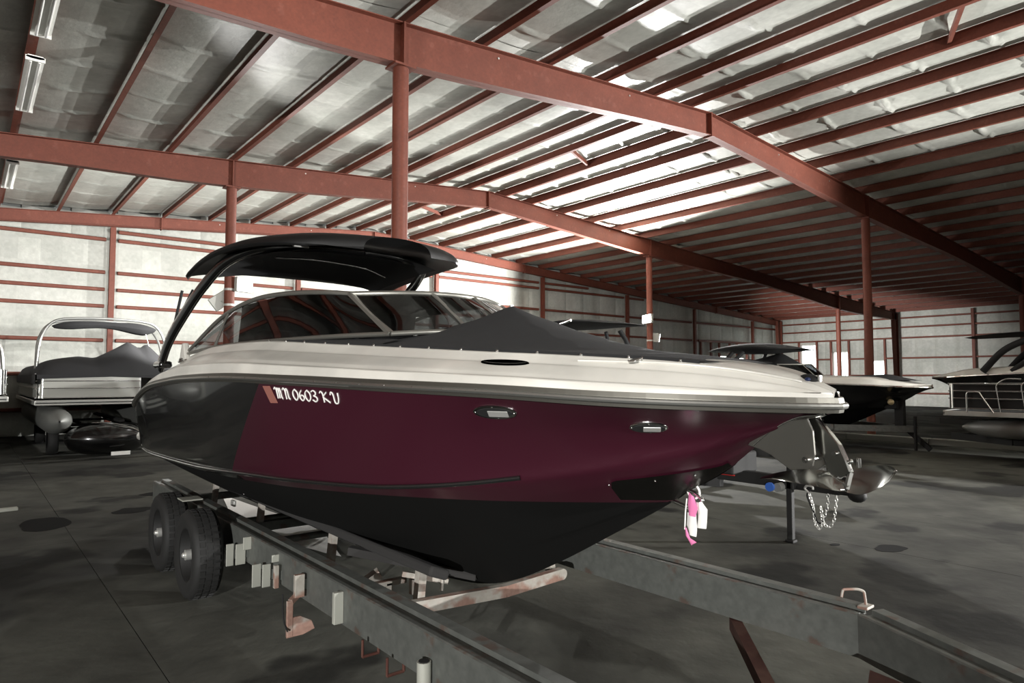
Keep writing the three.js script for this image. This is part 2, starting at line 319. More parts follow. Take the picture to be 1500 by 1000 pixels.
// roof: purlins and insulation blankets sagging between them
const PXL = [11.62, 10.4], PXR = [12.92, 14.02];
while (PXL[PXL.length - 1] - 1.4 > XL) PXL.push(PXL[PXL.length - 1] - 1.4); while (PXR[PXR.length - 1] + 1.42 < XW) PXR.push(PXR[PXR.length - 1] + 1.42);
const PX = [...PXL].reverse().concat(PXR);
{
  const c = thing('ceiling', 'white insulation blanket ceiling on rust red purlins', 'ceiling', [0, 0, 0], null, 'structure');
  part('roof_deck', [grid(1, 1, (u, v) => [lerp(XL - .4, XRIDGE, u), roofY(lerp(XL - .4, XRIDGE, u)) + .42, lerp(ZB - .4, ZF + .4, v)]), grid(1, 1, (u, v) => [lerp(XRIDGE, XW + .4, u), roofY(lerp(XRIDGE, XW + .4, u)) + .42, lerp(ZB - .4, ZF + .4, v)])], M.shell, c);
  const zsec = s => [[-.006, 0], [-.006, PUR], [s * .07, PUR], [s * .07, PUR - .012], [.006, PUR - .012], [.006, .012], [-s * .075, .012], [-s * .075, 0]].map(p => p);
  for (const x of PX) {
    const s = x < XRIDGE ? 1 : -1;
    const prof = s > 0 ? [[.006, PUR], [-.006, PUR], [-.006, .014], [-.078, .014], [-.078, 0], [.006, 0], [.006, PUR - .014], [.074, PUR - .014], [.074, PUR]] : [[-.006, PUR], [-.074, PUR], [-.074, PUR - .014], [-.006, PUR - .014], [-.006, 0], [.078, 0], [.078, .014], [.006, .014], [.006, PUR]];
    part('purlin', alongZ(prof, ZB, ZF).translate(x, roofY(x), 0), M.primer, c);
  }
  const edges = [XL, ...PX, XW];
  let q = 0;
  for (let i = 0; i < edges.length - 1; i++) {
    const a = edges[i], b = edges[i + 1];
    for (let j = 0; j < BAYS.length - 1; j++) {
      if (j > 3) continue;
      const z0 = BAYS[j], z1 = BAYS[j + 1], seen = z0 < -.3 && b > -2; q++;
      const off = rnd() * 1.2, nz = seen ? Math.round((z1 - z0) / .065) : 8, nx = seen ? 8 : 2, sg = .04 + .03 * rnd(), q0 = q;
      const right = a > XRIDGE - 1;
      const g = grid(nx, nz, (u, v) => {
        const x = lerp(a, b, u), z = lerp(z0, z1, v), w = Math.sin(Math.PI * u);
        const ph = ((z + off + .07 * Math.sin(u * 3 + q0)) / 1.22 % 1 + 1) % 1;          // hanging fold at each blanket seam
        const f = Math.exp(-Math.pow((ph - .5) / .032, 2)), n = fbm((x * .11 + 3) % 1, (z * .13 + 7) % 1, 8, 4) - .5;
        return [x, roofY(x) + PUR + .03 - sg * w - (right ? .075 : .045) * f * Math.pow(w, .45) * (ph < .5 ? 1 : .3) + (right ? .014 : .008) * n * w, z];
      });
      part('insulation_panel', g, M.insul, c);
    }
  }
  for (const [x0, x1] of [[XL, XRIDGE], [XRIDGE, XW]]) for (const j of [4, 5]) part('insulation_panel', grid(2, 2, (u, v) => { const x = lerp(x0, x1, u); return [x, roofY(x) + PUR + .02, lerp(BAYS[j], BAYS[j + 1], v)]; }), M.insul, c);
  for (const [z] of [[-3.6], [-12.2], [-19.4]]) part('ridge_strut', bar(V(11.64, roofY(11.64) + .1, z + .3), V(12.9, roofY(12.9) + .1, z - .3), .06, .1), M.primer, c);
}
// rafters: tapered plate girders
const DEP = tab([XL, .4, 4.72, 12.27, 20, 27.5, 35.4, 43], [.32, .47, .62, .5, .62, .52, .7, .42]);
function rafter(z, label, w = .2, dep = DEP) {
  const o = thing('roof_rafter', label, 'rafter', [0, 0, 0], 'roof rafters across the hall', 'structure');
  const seg = (x0, x1) => {
    const n = Math.ceil((x1 - x0) / 1.2), xs = Array.from({ length: n + 1 }, (_, i) => lerp(x0, x1, i / n));
    const top = xs.map(x => [x, roofY(x)]), bot = xs.map(x => [x, roofY(x) - dep(x)]).reverse();
    part('girder_web', extr([...top, ...bot], .014).translate(0, 0, z), M.primer, o);
    const fl = (f, h) => extr([...xs.map(x => [x, f(x) + h]), ...xs.slice().reverse().map(x => [x, f(x)])], w).translate(0, 0, z);
    part('top_flange', fl(x => roofY(x) - .014, .014), M.primer, o);
    part('bottom_flange', fl(x => roofY(x) - dep(x), .016), M.primer, o);
  };
  const cuts = [XL, 4.72, XRIDGE, 20.0, 35.4, XW];
  for (let i = 0; i < cuts.length - 1; i++) seg(cuts[i] + (i ? .012 : 0), cuts[i + 1] - .012);
  for (const x of [4.72, XRIDGE, 20.0, 35.4]) part('splice_plate', box([x, roofY(x) - dep(x) / 2 - .015, z], [.03, dep(x) + .03, w + .03]), M.primer, o);
  for (const x of [6.5, 9.7, 15.2, 17.8]) part('bolt_head', [-1, 1].map(s => cyl([x, roofY(x) - .1, z + s * .012], .018, .02, [Math.PI / 2, 0, 0], 6)), M.zinc, o);
  return o;
}
rafter(-8.3, 'deep rust red rafter with ridge splice above the maroon boat tower');
rafter(-16.2, 'rust red rafter second from the white gable wall');
rafter(-23.55, 'shallow rust red rafter along the top of the white gable wall', .16, () => .36);
rafter(-.4, 'rust red rafter above the trailer tongue', .2);
rafter(7.5, 'rust red rafter behind the trailer tongue', .2);
// columns
function post(x, z, label, y1 = roofY(x) - DEP(x) - .02, group = 'round steel posts') {
  const o = thing('steel_post', label, 'post', [x, 0, z], group, 'structure');
  part('pipe', cyl([0, y1 / 2, 0], .115, y1, [0, 0, 0], 28), M.primer, o);
  part('cap_plate', box([0, y1 - .008, 0], [.34, .03, .3]), M.primer, o);
  part('base_plate', box([0, .015, 0], [.36, .03, .36]), M.primer, o);
  return o;
}
post(4.72, -8.3, 'round rust red post rising behind the black boat canopy');
post(4.72, -16.2, 'round rust red post carrying a floodlight behind the boat tower');
post(20.0, -16.2, 'round post carrying the floodlight beyond the covered boats');
post(20.0, -8.3, 'thick round post behind the dark covered boat with white deck');
post(35.4, -16.2, 'slim round post standing before the bright side wall windows');
post(35.4, -8.3, 'round post near the side wall without windows');
post(-10.8, 7.5, 'round post across the open floor carrying a floodlight');
for (const z of [-.4, 7.5]) { post(4.72, z, z < 0 ? 'round post beside the trailer tongue' : 'round post well behind the trailer tongue'); post(20.0, z, z < 0 ? 'round post beside the wakeboard boat stern' : 'round post far behind the wakeboard boat'); }
EWC.forEach((x, i) => {
  const h = roofY(x) - .36, big = i === 6;
  const o = thing('gable_post', ['gable wall post hidden at the hall edge', 'rust red gable wall post above the covered pontoon boat', 'rust red gable wall post behind the boat canopy', 'rust red gable wall post behind the windshield', 'rust red gable wall post behind the peak of the bow cover', 'gable wall post beside the floodlight', 'thick dark gable wall post beside the framed openings', 'gable wall post near the hall corner'][i], 'post', [x, 0, ZB + .1], 'gable wall posts', 'structure');
  part('flange', [box([0, h / 2, .07], [.15, h, .012]), box([0, h / 2, -.07], [.15, h, .012])], M.primer, o);
  part('web', box([0, h / 2, 0], [.01, h, .14]), M.primer, o);
});
for (const z of [-23.5, -16.2, -8.3, -.4]) {
  const o = thing('wall_column', z < -20 ? 'dark tapered column in the corner of the hall' : z < -10 ? 'dark tapered wall column beside the lowest daylight window' : z < -5 ? 'dark tapered wall column on the windowless side wall' : 'dark tapered wall column behind the wakeboard boat', 'column', [XW - .25, 0, z], 'tapered side wall columns', 'structure');
  const y1 = roofY(XW) - .02;
  part('web', extr([[.12, 0], [.12, y1], [-.42, y1], [-.12, 0]], .014), M.primer, o);
  part('flange', [extr([[-.42, y1], [-.40, y1], [-.10, 0], [-.12, 0]], .2), extr([[.12, 0], [.12, y1], [.1, y1], [.1, 0]], .2)], M.primer, o);
}
// floodlights
LAMPS.forEach((L, i) => {
  const o = thing('floodlight', L.label, 'floodlight', L.at, 'floodlights on the posts');
  const aim = V(...L.aim).normalize(), qz = new THREE.Quaternion().setFromUnitVectors(V(0, 0, 1), aim), dx = L.post[0] - L.at[0], dz = L.post[1] - L.at[2];
  part('housing', rbox([0, 0, -.05], [.46, .34, .1], .02).applyQuaternion(qz), M.lampBody, o);
  const ln = part('lamp_lens', rbox([0, 0, .02], [.42, .3, .05], .02).applyQuaternion(qz), M.lens, o); ln.castShadow = false;
  part('bracket', [rod(V(0, -.02, 0).addScaledVector(aim, -.1), V(dx * .85, -.12, dz * .85), .014), cyl([dx, -.12, dz], .125, .05)], M.lampBody, o);
  const s = new THREE.SpotLight(new THREE.Color(1, .99, .97), L.cd, 0, L.cone, L.soft ?? .12, 2);
  const c = V(...L.at).addScaledVector(aim, .08); s.position.copy(c); s.target.position.copy(c.clone().add(aim)); s.castShadow = true; s.shadow.radius = 4; s.shadow.mapSize.set(2048, 2048); s.shadow.bias = -.001;
  s.name = 'floodlight_beam'; scene.add(s, s.target);
});
// fluorescent fixtures under the purlin at x = .62
[[-8.45, -10.85, 'unlit twin tube strip light beside the deep rafter'], [-11.72, -14.12, 'unlit twin tube strip light between the two rafters'], [-17.75, -20.2, 'unlit twin tube strip light beyond the second rafter']].forEach(([z0, z1, label]) => {
  const o = thing('strip_light', label, 'strip light', [.64, 6.3, (z0 + z1) / 2], 'strip lights hung under a purlin');
  const L = z0 - z1;
  part('housing', extr([[-.09, .07], [.09, .07], [.115, .03], [.05, .018], [-.05, .018], [-.115, .03]], L), M.enamel, o);
  for (const x of [-.055, .055]) part('fluorescent_tube', cyl([x, -.005, 0], .02, L - .08, [Math.PI / 2, 0, 0], 12), M.tubeGlass, o);
  for (const s of [-1, 1]) part('end_cap', box([0, .02, s * (L / 2 - .012)], [.24, .07, .024]), M.enamel, o);
  for (const s of [-1, 1]) part('hanger', rod(V(0, .07, s * L * .35), V(0, roofY(.64) - 6.3 + .02, s * L * .35), .006), M.zinc, o);
});
// kerb
{ const k = thing('concrete_kerb', 'long low pale concrete kerb under the dark covered boats', 'kerb', [18.9, 0, -6.5], null, 'structure'); for (let i = 0; i < 8; i++) part('kerb_block', rbox([0, .08, -7 + i * 2.02], [.3, .16, 2.0], .02), M.curb, k); }

// ---------------------------------------------------------------- boats
function hullOf(P) {                                          // local axes: -z aft from the bow tip, x athwart
  const half = s => {
    const yk = P.yk(s), ys = P.ys(s), b = P.b(s), bc = Math.min(P.bc(s), b), yc = clamp(P.yc(s), yk + .01, ys - .005), out = [];
    for (let i = 0; i <= 10; i++) { const t = i / 10; out.push([bc * t, lerp(yk, yc - .012, Math.pow(t, 1.1))]); }
    const k = smooth(1.1, 2, s) * .035, p = lerp(1.5, .72, smooth(.3, 3, s)), c2 = Math.min(bc + k, b);
    for (let i = 0; i <= 16; i++) { const t = i / 16; out.push([lerp(c2, b, Math.pow(t, p)), lerp(yc, ys, t)]); }
    return out;
  };
  const cache = new Map();
  const at = (s, y) => { let h = cache.get(s); if (!h) { h = half(s); cache.set(s, h); if (cache.size > 4000) cache.clear(); } if (y <= h[0][1]) return h[0]; for (let i = 1; i < h.length; i++) if (y <= h[i][1]) { const a = h[i - 1], c = h[i], t = (y - a[1]) / Math.max(1e-6, c[1] - a[1]); return [lerp(a[0], c[0], t), y]; } return h[h.length - 1]; };
  const lo = s => Math.max(P.yp(s), P.yk(s));
  const top = (s, v, sd) => { const q = at(s, lerp(lo(s), P.ys(s), v)); return [sd * q[0], q[1], -s]; };
  const bot = (s, v, sd) => { const q = at(s, lerp(P.yk(s), lo(s), v)); return [sd * q[0], q[1], -s]; };
  const pt = (s, y, sd, off = 0) => { const q = at(s, y), q2 = at(s + .02, y), q3 = at(s, y + .01); const T = V(sd * (q2[0] - q[0]), 0, -.02), U = V(sd * (q3[0] - q[0]), .01, 0); const N = T.cross(U).normalize(); if (N.x * sd < 0) N.negate(); return { p: V(sd * q[0], q[1], -s).addScaledVector(N, off), n: N }; };
  return { half, at, top, bot, lo, pt };
}
const warp = u => Math.pow(u, 1.6);                            // denser stations at the bow
function railPath(P, dy, off, n = 70, s1 = P.L) { const r = []; for (let i = 0; i <= n; i++) { const s = s1 * warp(1 - i / n); r.push(V(-P.b(s) - off, P.ys(s) + dy, -s + (s < .05 ? off : 0))); } for (let i = 1; i <= n; i++) { const s = s1 * warp(i / n); r.push(V(P.b(s) + off, P.ys(s) + dy, -s)); } return r; }
function ribbon(path, prof) {                                 // sweep [out, up] profile along a level path round the bow
  const pos = [], idx = [], m = prof.length;
  path.forEach((p, i) => { const a = path[Math.max(0, i - 1)], b = path[Math.min(path.length - 1, i + 1)], t = b.clone().sub(a).normalize(), o = V(-t.z, 0, t.x).normalize().negate(); for (const [x, y] of prof) pos.push(p.x + o.x * -x, p.y + y, p.z + o.z * -x); });
  for (let i = 0; i < path.length - 1; i++) for (let j = 0; j < m; j++) { const a = i * m + j, b = i * m + (j + 1) % m; idx.push(a, a + m, b, b, a + m, b + m); }
  const g = new THREE.BufferGeometry(); g.setAttribute('position', new THREE.Float32BufferAttribute(pos, 3)); g.setIndex(idx); const q = g.toNonIndexed(); q.computeVertexNormals(); return q;
}
const ellipseProf = (rx, ry, n = 10) => Array.from({ length: n }, (_, i) => [Math.cos(i / n * 6.2832) * rx, Math.sin(i / n * 6.2832) * ry]);
const mirrorX = g => { g = g.clone().scale(-1, 1, 1); if (g.index) { const a = g.index.array; for (let i = 0; i < a.length; i += 3) { const t = a[i]; a[i] = a[i + 1]; a[i + 1] = t; } g.computeVertexNormals(); } return g; };

// ---- the maroon boat
const BX = 2.6, BZ = -1.2;
const P1 = {
  L: 7.2,
  b: tab([0, .03, .1, .25, .5, 1, 1.5, 2, 3, 4, 5, 6, 6.8, 7.2], [.02, .085, .19, .35, .55, .8, .97, 1.08, 1.22, 1.27, 1.27, 1.25, 1.2, 1.1]),
  ys: tab([0, .6, 1.1, 1.8, 2.6, 3.5, 4.5, 5.2, 5.8, 6.5, 6.9, 7.2], [1.59, 1.612, 1.638, 1.66, 1.682, 1.697, 1.685, 1.655, 1.615, 1.50, 1.41, 1.36]),
  yk: tab([0, .1, .34, .44, .56, .69, .78, 1.15, 1.56, 1.91, 2.17, 2.42, 3, 4, 7.2], [1.565, 1.535, 1.41, 1.33, 1.25, 1.18, 1.115, .90, .67, .50, .41, .36, .31, .29, .29]),
  bc: tab([0, .2, .5, .8, 1.2, 1.6, 2, 2.5, 3, 4, 6, 7.2], [0, .05, .17, .36, .58, .76, .89, 1.01, 1.09, 1.15, 1.13, 1.02]),
  yc: tab([0, .4, .8, 1.2, 1.6, 2, 2.5, 3.3, 4.5, 7.2], [1.58, 1.44, 1.32, 1.23, 1.165, 1.125, 1.10, 1.065, 1.0, .92]),
  yp: tab([.78, 1.2, 1.8, 2.4, 3.5, 5, 7.2], [1.113, 1.10, 1.08, 1.05, .99, .94, .88]),
};
const H1 = hullOf(P1);
const boat = thing('motor_boat', 'large maroon and black motor boat with white deck on a galvanised trailer', 'boat', [BX, 0, BZ]);
const toLocal = v => v.clone().sub(V(BX, 0, BZ));
let hullMesh;
{
  const cutS = v => 3.62 - .72 * v;                            // slanted edge between maroon and black gelcoat
  const gs = [-1, 1].map(sd => grid(90, 22, (u, v) => H1.top(cutS(v) * warp(u), v, sd), sd < 0));
  hullMesh = part('hull_topside', gs, M.maroon, boat, { label: 'glossy maroon forward hull side' });
  part('hull_quarter', [-1, 1].map(sd => grid(50, 22, (u, v) => H1.top(lerp(cutS(v), P1.L, u), v, sd), sd < 0)), M.blackGel, boat, { label: 'glossy black aft hull side' });
  part('hull_bottom', [-1, 1].map(sd => grid(90, 16, (u, v) => H1.bot(.785 + (P1.L - .785) * warp(u), v, sd), sd < 0)), M.bottom, boat, { label: 'flat black bottom paint' });
  const tr = H1.half(P1.L); part('transom', extr([...tr, ...tr.slice().reverse().map(p => [-p[0], p[1]])], .02).translate(0, 0, -P1.L), M.blackGel, boat);
  part('swim_platform', rbox([0, 1.0, -P1.L - .3], [2.0, .09, .66], .04), M.white, boat);
  // spray rail that fades out forward of amidships
  part('spray_rail', [-1, 1].map(sd => { const p = []; for (let i = 0; i <= 40; i++) { const s = lerp(1.2, 6.9, i / 40); p.push(H1.pt(s, P1.yc(s) + .004, sd, .004).p); } return tube(p, .012, 80, 6); }), M.blackGel, boat);
  // rub rail
  const rp = railPath(P1, .0, .0, 80, 7.1);
  part('rub_rail', ribbon(rp, [[-.012, -.03], [.012, -.028], [.016, -.012], [.016, .012], [.012, .03], [-.012, .032]]), M.railGrey, boat, { label: 'grey rub rail with bright insert' });
  part('rub_rail_insert', ribbon(rp, ellipseProf(.013, .013).map(([x, y]) => [x + .018, y - .002])), M.satin, boat);
  // deck
  const dh = tab([0, .08, .4, .62, 1.2, 1.7, 2.45, 3.8, 4.6, 5.3, 6, 6.8, 7.2], [.05, .085, .15, .165, .175, .19, .215, .265, .275, .25, .16, .08, .06]);
  const ins = s => Math.min(P1.b(s) * .62, tab([0, .4, 1.2, 2.45, 3.8, 6], [.1, .2, .25, .29, .28, .24])(s));
  const deckHalf = s => {
    const b = P1.b(s), y = P1.ys(s), d = dh(s), n = ins(s), k = clamp(b / .3);
    return [[b - .004, y + .028], [b - .010 * k, y + .05], [b - .016 * k, y + d * .36], [b - .022 * k, y + d * .385], [b - .046 * k, y + d * .40], [b - .075 * k, y + d * .50], [b - n * .62, y + d * .70], [b - n * .66, y + d * .72], [b - n * .74, y + d * .74], [b - n * .9, y + d * .90], [b - n * .97, y + d * .975], [b - n * 1.08, y + d], [b - n * 1.3, y + d * .985]].map(p => [Math.max(p[0], 0), p[1]]);
  };
  const rowAt = (s, v) => { const q = deckHalf(s), f = v * (q.length - 1), i = Math.min(q.length - 2, Math.floor(f)); return [lerp(q[i][0], q[i + 1][0], f - i), lerp(q[i][1], q[i + 1][1], f - i)]; };
  part('deck', [-1, 1].map(sd => grid(110, 48, (u, v) => { const s = .004 + 6.9 * warp(u), p = rowAt(s, v); return [sd * p[0], p[1], -s]; }, sd < 0)), M.white, boat, { label: 'white deck moulding with stepped creases' });
  part('foredeck', grid(24, 20, (u, v) => { const s = .004 + .75 * u, p = rowAt(s, 1), t = v * 2 - 1; return [p[0] * t, p[1] + .012 * (1 - t * t), -s]; }, true), M.white, boat);
  for (const sd of [-1, 1]) part('coaming', grid(60, 2, (u, v) => { const s = lerp(.72, 6.9, u), p = rowAt(s, 1); return [sd * (p[0] - .03 * v - .05 * v * (1 - smooth(.7, 2, s))), p[1] - lerp(.1, .45, smooth(.7, 2.2, s)) * v, -s]; }), M.vinyl, boat);
  part('transom_deck', grid(8, 12, (u, v) => { const p = rowAt(6.9, 1), t = v * 2 - 1; return [t * (p[0] + .0), lerp(p[1], 1.05, u * u), -6.9 - .3 * u]; }), M.white, boat);
  part('sole', grid(20, 6, (u, v) => { const s = lerp(1.25, 6.9, u), p = rowAt(s, 1), w = Math.min(p[0] - .02, H1.at(s, 1.25)[0] - .04); return [w * (v * 2 - 1), 1.25, -s]; }), M.vinyl, boat);
  boat.userData.rowAt = null; delete boat.userData.rowAt;
  // bow cover: canvas tent with one pole
  const cEdge = s => { const p = rowAt(s, .93); return [p[0], p[1] + .006]; };
  const SP = 1.98, S0 = .42, S1 = 3.0;
  const coverY = (s, t) => { const e = cEdge(s), a = Math.abs(t), l = s < SP ? (SP - s) / (SP - .8) : (s - SP) / (S1 - SP), r = Math.min(1, Math.pow(Math.pow(a, 2.2) + Math.pow(clamp(l), 2.2), 1 / 2.2)); return e[1] + .25 * Math.pow(1 - r, 1.6) + .02 * (1 - a * a) * smooth(S0, S0 + .3, s); };
  part('bow_cover', grid(70, 44, (u, v) => { const s = lerp(S0, S1, u), t = v * 2 - 1, e = cEdge(s); return [e[0] * t, coverY(s, t) + .004 * Math.sin(s * 23 + t * 3) * (1 - t * t) * .6, -s]; }, true), M.canvas, boat, { label: 'black canvas bow cover raised on a pole' });
  part('cover_hem', [-1, 1].map(sd => { const p = []; for (let i = 0; i <= 50; i++) { const s = lerp(S0, 3.2, i / 50), q = rowAt(s, .90); p.push([sd * (q[0] + .004), q[1] + .004, -s]); } return tube(p, .007, 90, 6); }), M.canvas, boat);
  part('cover_pole', rod(V(0, 1.24, -SP), V(0, coverY(SP, 0) + .002, -SP), .014), M.alu, boat);
  for (let i = 0; i < 14; i++) for (const sd of [-1, 1]) { const s = .48 + i * .19 + i * i * .003, q = rowAt(s, .86); part('snap_button', ball([sd * (q[0] + .004), q[1] + .004, -s], .0075, 1, 1, 1, 10), M.chrome, boat); }
  // side cover strip beside the windshield
  for (const sd of [-1, 1]) part('cover_flap', grid(30, 4, (u, v) => { const s = lerp(2.2, 4.2, u), q = rowAt(s, .93); return [sd * lerp(q[0], Math.min(q[0], .66 + .17 * smooth(2.2, 3.4, s)), v * (1 - .6 * u)), q[1] + .006 + .035 * v * (1 - u), -s]; }, sd < 0), M.canvas, boat);
  // windshield
  const wb = t => V(.66 * t, 1.955 + .03 * (1 - t * t), -(2.17 + .13 * t * t)), wt = t => V(.63 * t, 2.262 - .01 * t * t, -(2.6 + .3 * t * t));
  const sideB = [[.66, 1.955, 2.30], [.80, 1.955, 2.75], [.91, 1.955, 3.4], [.97, 1.955, 4.2], [1.0, 1.94, 4.9], [1.02, 1.915, 5.42]];
  const sideT = [[.63, 2.252, 2.90], [.72, 2.275, 3.1], [.82, 2.305, 3.6], [.86, 2.305, 4.2], [.90, 2.20, 4.9], [1.01, 1.94, 5.44]];
  const crv = (a, sd) => new THREE.CatmullRomCurve3(a.map(p => V(sd * p[0], p[1], -p[2])));
  const panel = (fa, fb, u0, u1, flip) => grid(16, 8, (u, v) => { const q = lerp(u0, u1, u), a = fa(q), b = fb(q), bow = .012 * Math.sin(Math.PI * v); const r = a.clone().lerp(b, v); return [r.x, r.y + bow, r.z]; }, flip);
  const ws = part('windshield_frame', [tube(Array.from({ length: 21 }, (_, i) => wt(i / 10 - 1)), .018, 60, 8), tube(Array.from({ length: 21 }, (_, i) => wb(i / 10 - 1)), .016, 60, 8), ...[-1, 1].flatMap(sd => { const cb = crv(sideB, sd), ct = crv(sideT, sd); return [tube(ct.getPoints(30), .018, 80, 8), tube(cb.getPoints(30), .016, 80, 8)]; })], M.frame, boat);
  for (const t of [-1, -.27, .27, 1]) part('windshield_post', bar(wb(t), wt(t), Math.abs(t) === 1 ? .045 : .03, .022, V(0, 0, 1)), M.frame, boat);
  for (const [a, b] of [[-1, -.27], [-.27, .27], [.27, 1]]) part('pane', panel(wb, wt, a, b, false), M.glassDark, boat);
  for (const sd of [-1, 1]) {
    const cb = crv(sideB, sd), ct = crv(sideT, sd), fa = u => cb.getPoint(u), fb = u => ct.getPoint(u);
    part('pane', panel(fa, fb, 0, .74, sd > 0), M.glassDark, boat); part('pane', panel(fa, fb, .74, 1, sd > 0), M.glassDark, boat);
    part('windshield_post', bar(fa(.74), fb(.74), .03, .018, V(1, 0, 0)), M.frame, boat);
  }
  // cockpit cover stretched from the windshield top
  part('cockpit_cover', grid(30, 24, (u, v) => {
    const t = v * 2 - 1, a = Math.abs(t), sT = 2.66 + .3 * t * t, edge = u < .8 ? lerp(sT, 4.5, u / .8) : lerp(4.5, 4.66, (u - .8) / .2);
    const wide = lerp(.62, .835, smooth(2.8, 3.7, edge)), y = lerp(2.238, 2.29, smooth(2.8, 3.5, edge)) + .03 * (1 - t * t) - .02 * Math.sin(u * 9) * (1 - a) - (u > .8 ? .5 * Math.pow((u - .8) / .2, .8) : 0);
    return [wide * t, y, -edge];
  }), M.canvas, boat, { label: 'black canvas cockpit cover behind the windshield' });
  // helm seats and dash
  part('dash', rbox([0, 1.62, -2.95], [1.5, .5, .5], .1, [.15, 0, 0]), M.vinyl, boat);
  for (const x of [-.5, .5]) part('helm_seat', [rbox([x, 1.45, -4.1], [.56, .14, .5], .05), rbox([x, 1.78, -4.36], [.56, .62, .14], .06, [.14, 0, 0])], M.vinyl, boat);
  part('bench_seat', [rbox([0, 1.42, -6.0], [1.7, .4, .6], .06), rbox([0, 1.7, -6.35], [1.7, .36, .16], .06)], M.vinyl, boat);
  part('steering_wheel', xf(new THREE.TorusGeometry(.17, .014, 8, 28), [-.5, 1.86, -3.35], [.5, 0, 0]), M.blackPlastic, boat);
  // canopy
  const cw = tab([3.38, 3.5, 3.8, 4.3, 4.9, 5.5, 5.66], [.30, .62, .84, .98, 1.04, 1.04, .98]), cy = tab([3.38, 3.7, 4.3, 5.0, 5.66], [2.785, 2.83, 2.86, 2.835, 2.745]);
  const can = (th) => grid(36, 30, (u, v) => { const s = lerp(3.38, 5.66, u), t = v * 2 - 1, w = cw(s); return [w * Math.sin(t * Math.PI / 2 * .98), cy(s) - .12 * Math.pow(Math.abs(t), 2.6) - th * Math.pow(1 - Math.pow(Math.abs(t), 6), .5) * clamp(Math.min(u, 1 - u) * 14), -s]; }, th === 0);
  part('canopy_top', [can(0), can(.075)], M.canopy, boat, { label: 'black crowned hard canopy' });
  part('canopy_liner', grid(24, 20, (u, v) => { const s = lerp(3.95, 5.35, u), t = v * 2 - 1, w = cw(s) * .8; return [w * t, cy(s) - .12 * Math.pow(Math.abs(t) * .85, 2.6) - .092, -s]; }), M.canvas, boat);
  for (const [x, s] of [[-.55, 3.98], [.1, 4.0], [.55, 4.2]]) part('canopy_light', rbox([x, cy(s) - .105, -s], [.13, .02, .035], .008), M.zinc, boat);
  part('canopy_rail', [tube([[-.62, 2.70, -4.35], [-.2, 2.745, -4.5], [.3, 2.74, -4.6], [.6, 2.69, -4.7]], .008, 30, 6)], M.chrome, boat);
  // tower legs
  for (const sd of [-1, 1]) {
    const p = [[1.12, 1.80, -6.05], [1.10, 2.05, -5.8], [1.04, 2.32, -5.42], [.99, 2.52, -5.02], [.92, 2.68, -4.6], [.76, 2.755, -4.25], [.42, 2.775, -4.05], [0, 2.78, -3.98]].map(q => V(sd * q[0], q[1], q[2]));
    const cv = new THREE.CatmullRomCurve3(p);
    part('tower_leg', grid(60, 12, (u, v) => { const c = cv.getPoint(u), t = cv.getTangent(u), o = V(sd, 0, 0), n = o.clone().cross(t).normalize(), m = t.clone().cross(n).normalize(), a = v * 6.28319, wn_ = lerp(.085, .05, smooth(0, .7, u)); const q = c.clone().addScaledVector(n, Math.cos(a) * wn_).addScaledVector(m, Math.sin(a) * .032); return [q.x, q.y, q.z]; }, sd < 0), M.gloss, boat);
    part('tower_strut', [rod(V(sd * 1.03, 2.52, -5.66), V(sd * 1.08, 2.18, -5.72), .013), rod(V(sd * 1.0, 2.5, -5.4), V(sd * 1.07, 2.22, -5.66), .012)], M.blackPlastic, boat);
    part('tower_foot', rbox([sd * 1.1, 1.82, -6.05], [.12, .07, .3], .03), M.gloss, boat);
  }
  // stern fittings
  for (const sd of [-1, 1]) { part('coaming_fin', extr([[-.1, 0], [.09, 0], [.02, .14], [-.03, .14]], .05, .012).rotateY(Math.PI / 2).translate(sd * 1.03, 1.86, -5.5), M.white, boat); }
  for (const sd of [-1, 1]) for (const s of [5.3, 6.35]) { const q = rowAt(s, .52), c = V(sd * q[0], q[1] + .012, -s); part('cleat', [ball([c.x, c.y, c.z], .03, .7, .5, 2.4, 12), ball([c.x, c.y + .02, c.z], .016, 1, 1, 3, 10)], M.chrome, boat); }
  for (const sd of [-1, 1]) { // oval pull-up cleats in the deck side
    const o1 = (s, v, a, bb) => { const q = rowAt(s, v), q2 = rowAt(s, v + .03), q3 = rowAt(s + .05, v), T = V(sd * (q3[0] - q[0]), q3[1] - q[1], -.05).normalize(), U = V(sd * (q2[0] - q[0]), q2[1] - q[1], 0).normalize(), N = T.clone().cross(U).normalize(); if (N.y < 0) N.negate();
      const m = new THREE.Matrix4().makeBasis(T, U, N).setPosition(sd * q[0], q[1], -s); return [new THREE.SphereGeometry(1, 28, 12).scale(a, bb, .008).applyMatrix4(m), new THREE.TorusGeometry(1, .09, 8, 36).scale(a, bb, .08).applyMatrix4(m)]; };
    const A = o1(1.17, .56, .118, .03); part('deck_cleat', A[0], M.aluDull, boat); part('cleat_bezel', A[1], M.chrome, boat);
    const q = rowAt(.64, .79), tl = sd * -.3, cp = V(sd * q[0], q[1], -.64); part('fuel_cap', cyl([0, 0, 0], .03, .012, [0, 0, tl], 24).translate(cp.x, cp.y + .001, cp.z), M.satin, boat); part('cap_bezel', xf(new THREE.TorusGeometry(.03, .004, 8, 28), [0, 0, 0], [Math.PI / 2, 0, 0]).rotateZ(tl).translate(cp.x, cp.y + .005, cp.z), M.chrome, boat);
  }
  // anchor locker bead on the foredeck
  part('locker_bead', [-1, 1].map(sd => { const p = []; for (let i = 0; i <= 30; i++) { const s = lerp(.1, .86, i / 30), q = rowAt(s, lerp(.80, .72, i / 30)); p.push([sd * q[0], q[1] + .003, -s]); } return tube(p, .006, 60, 6); }), M.white, boat);
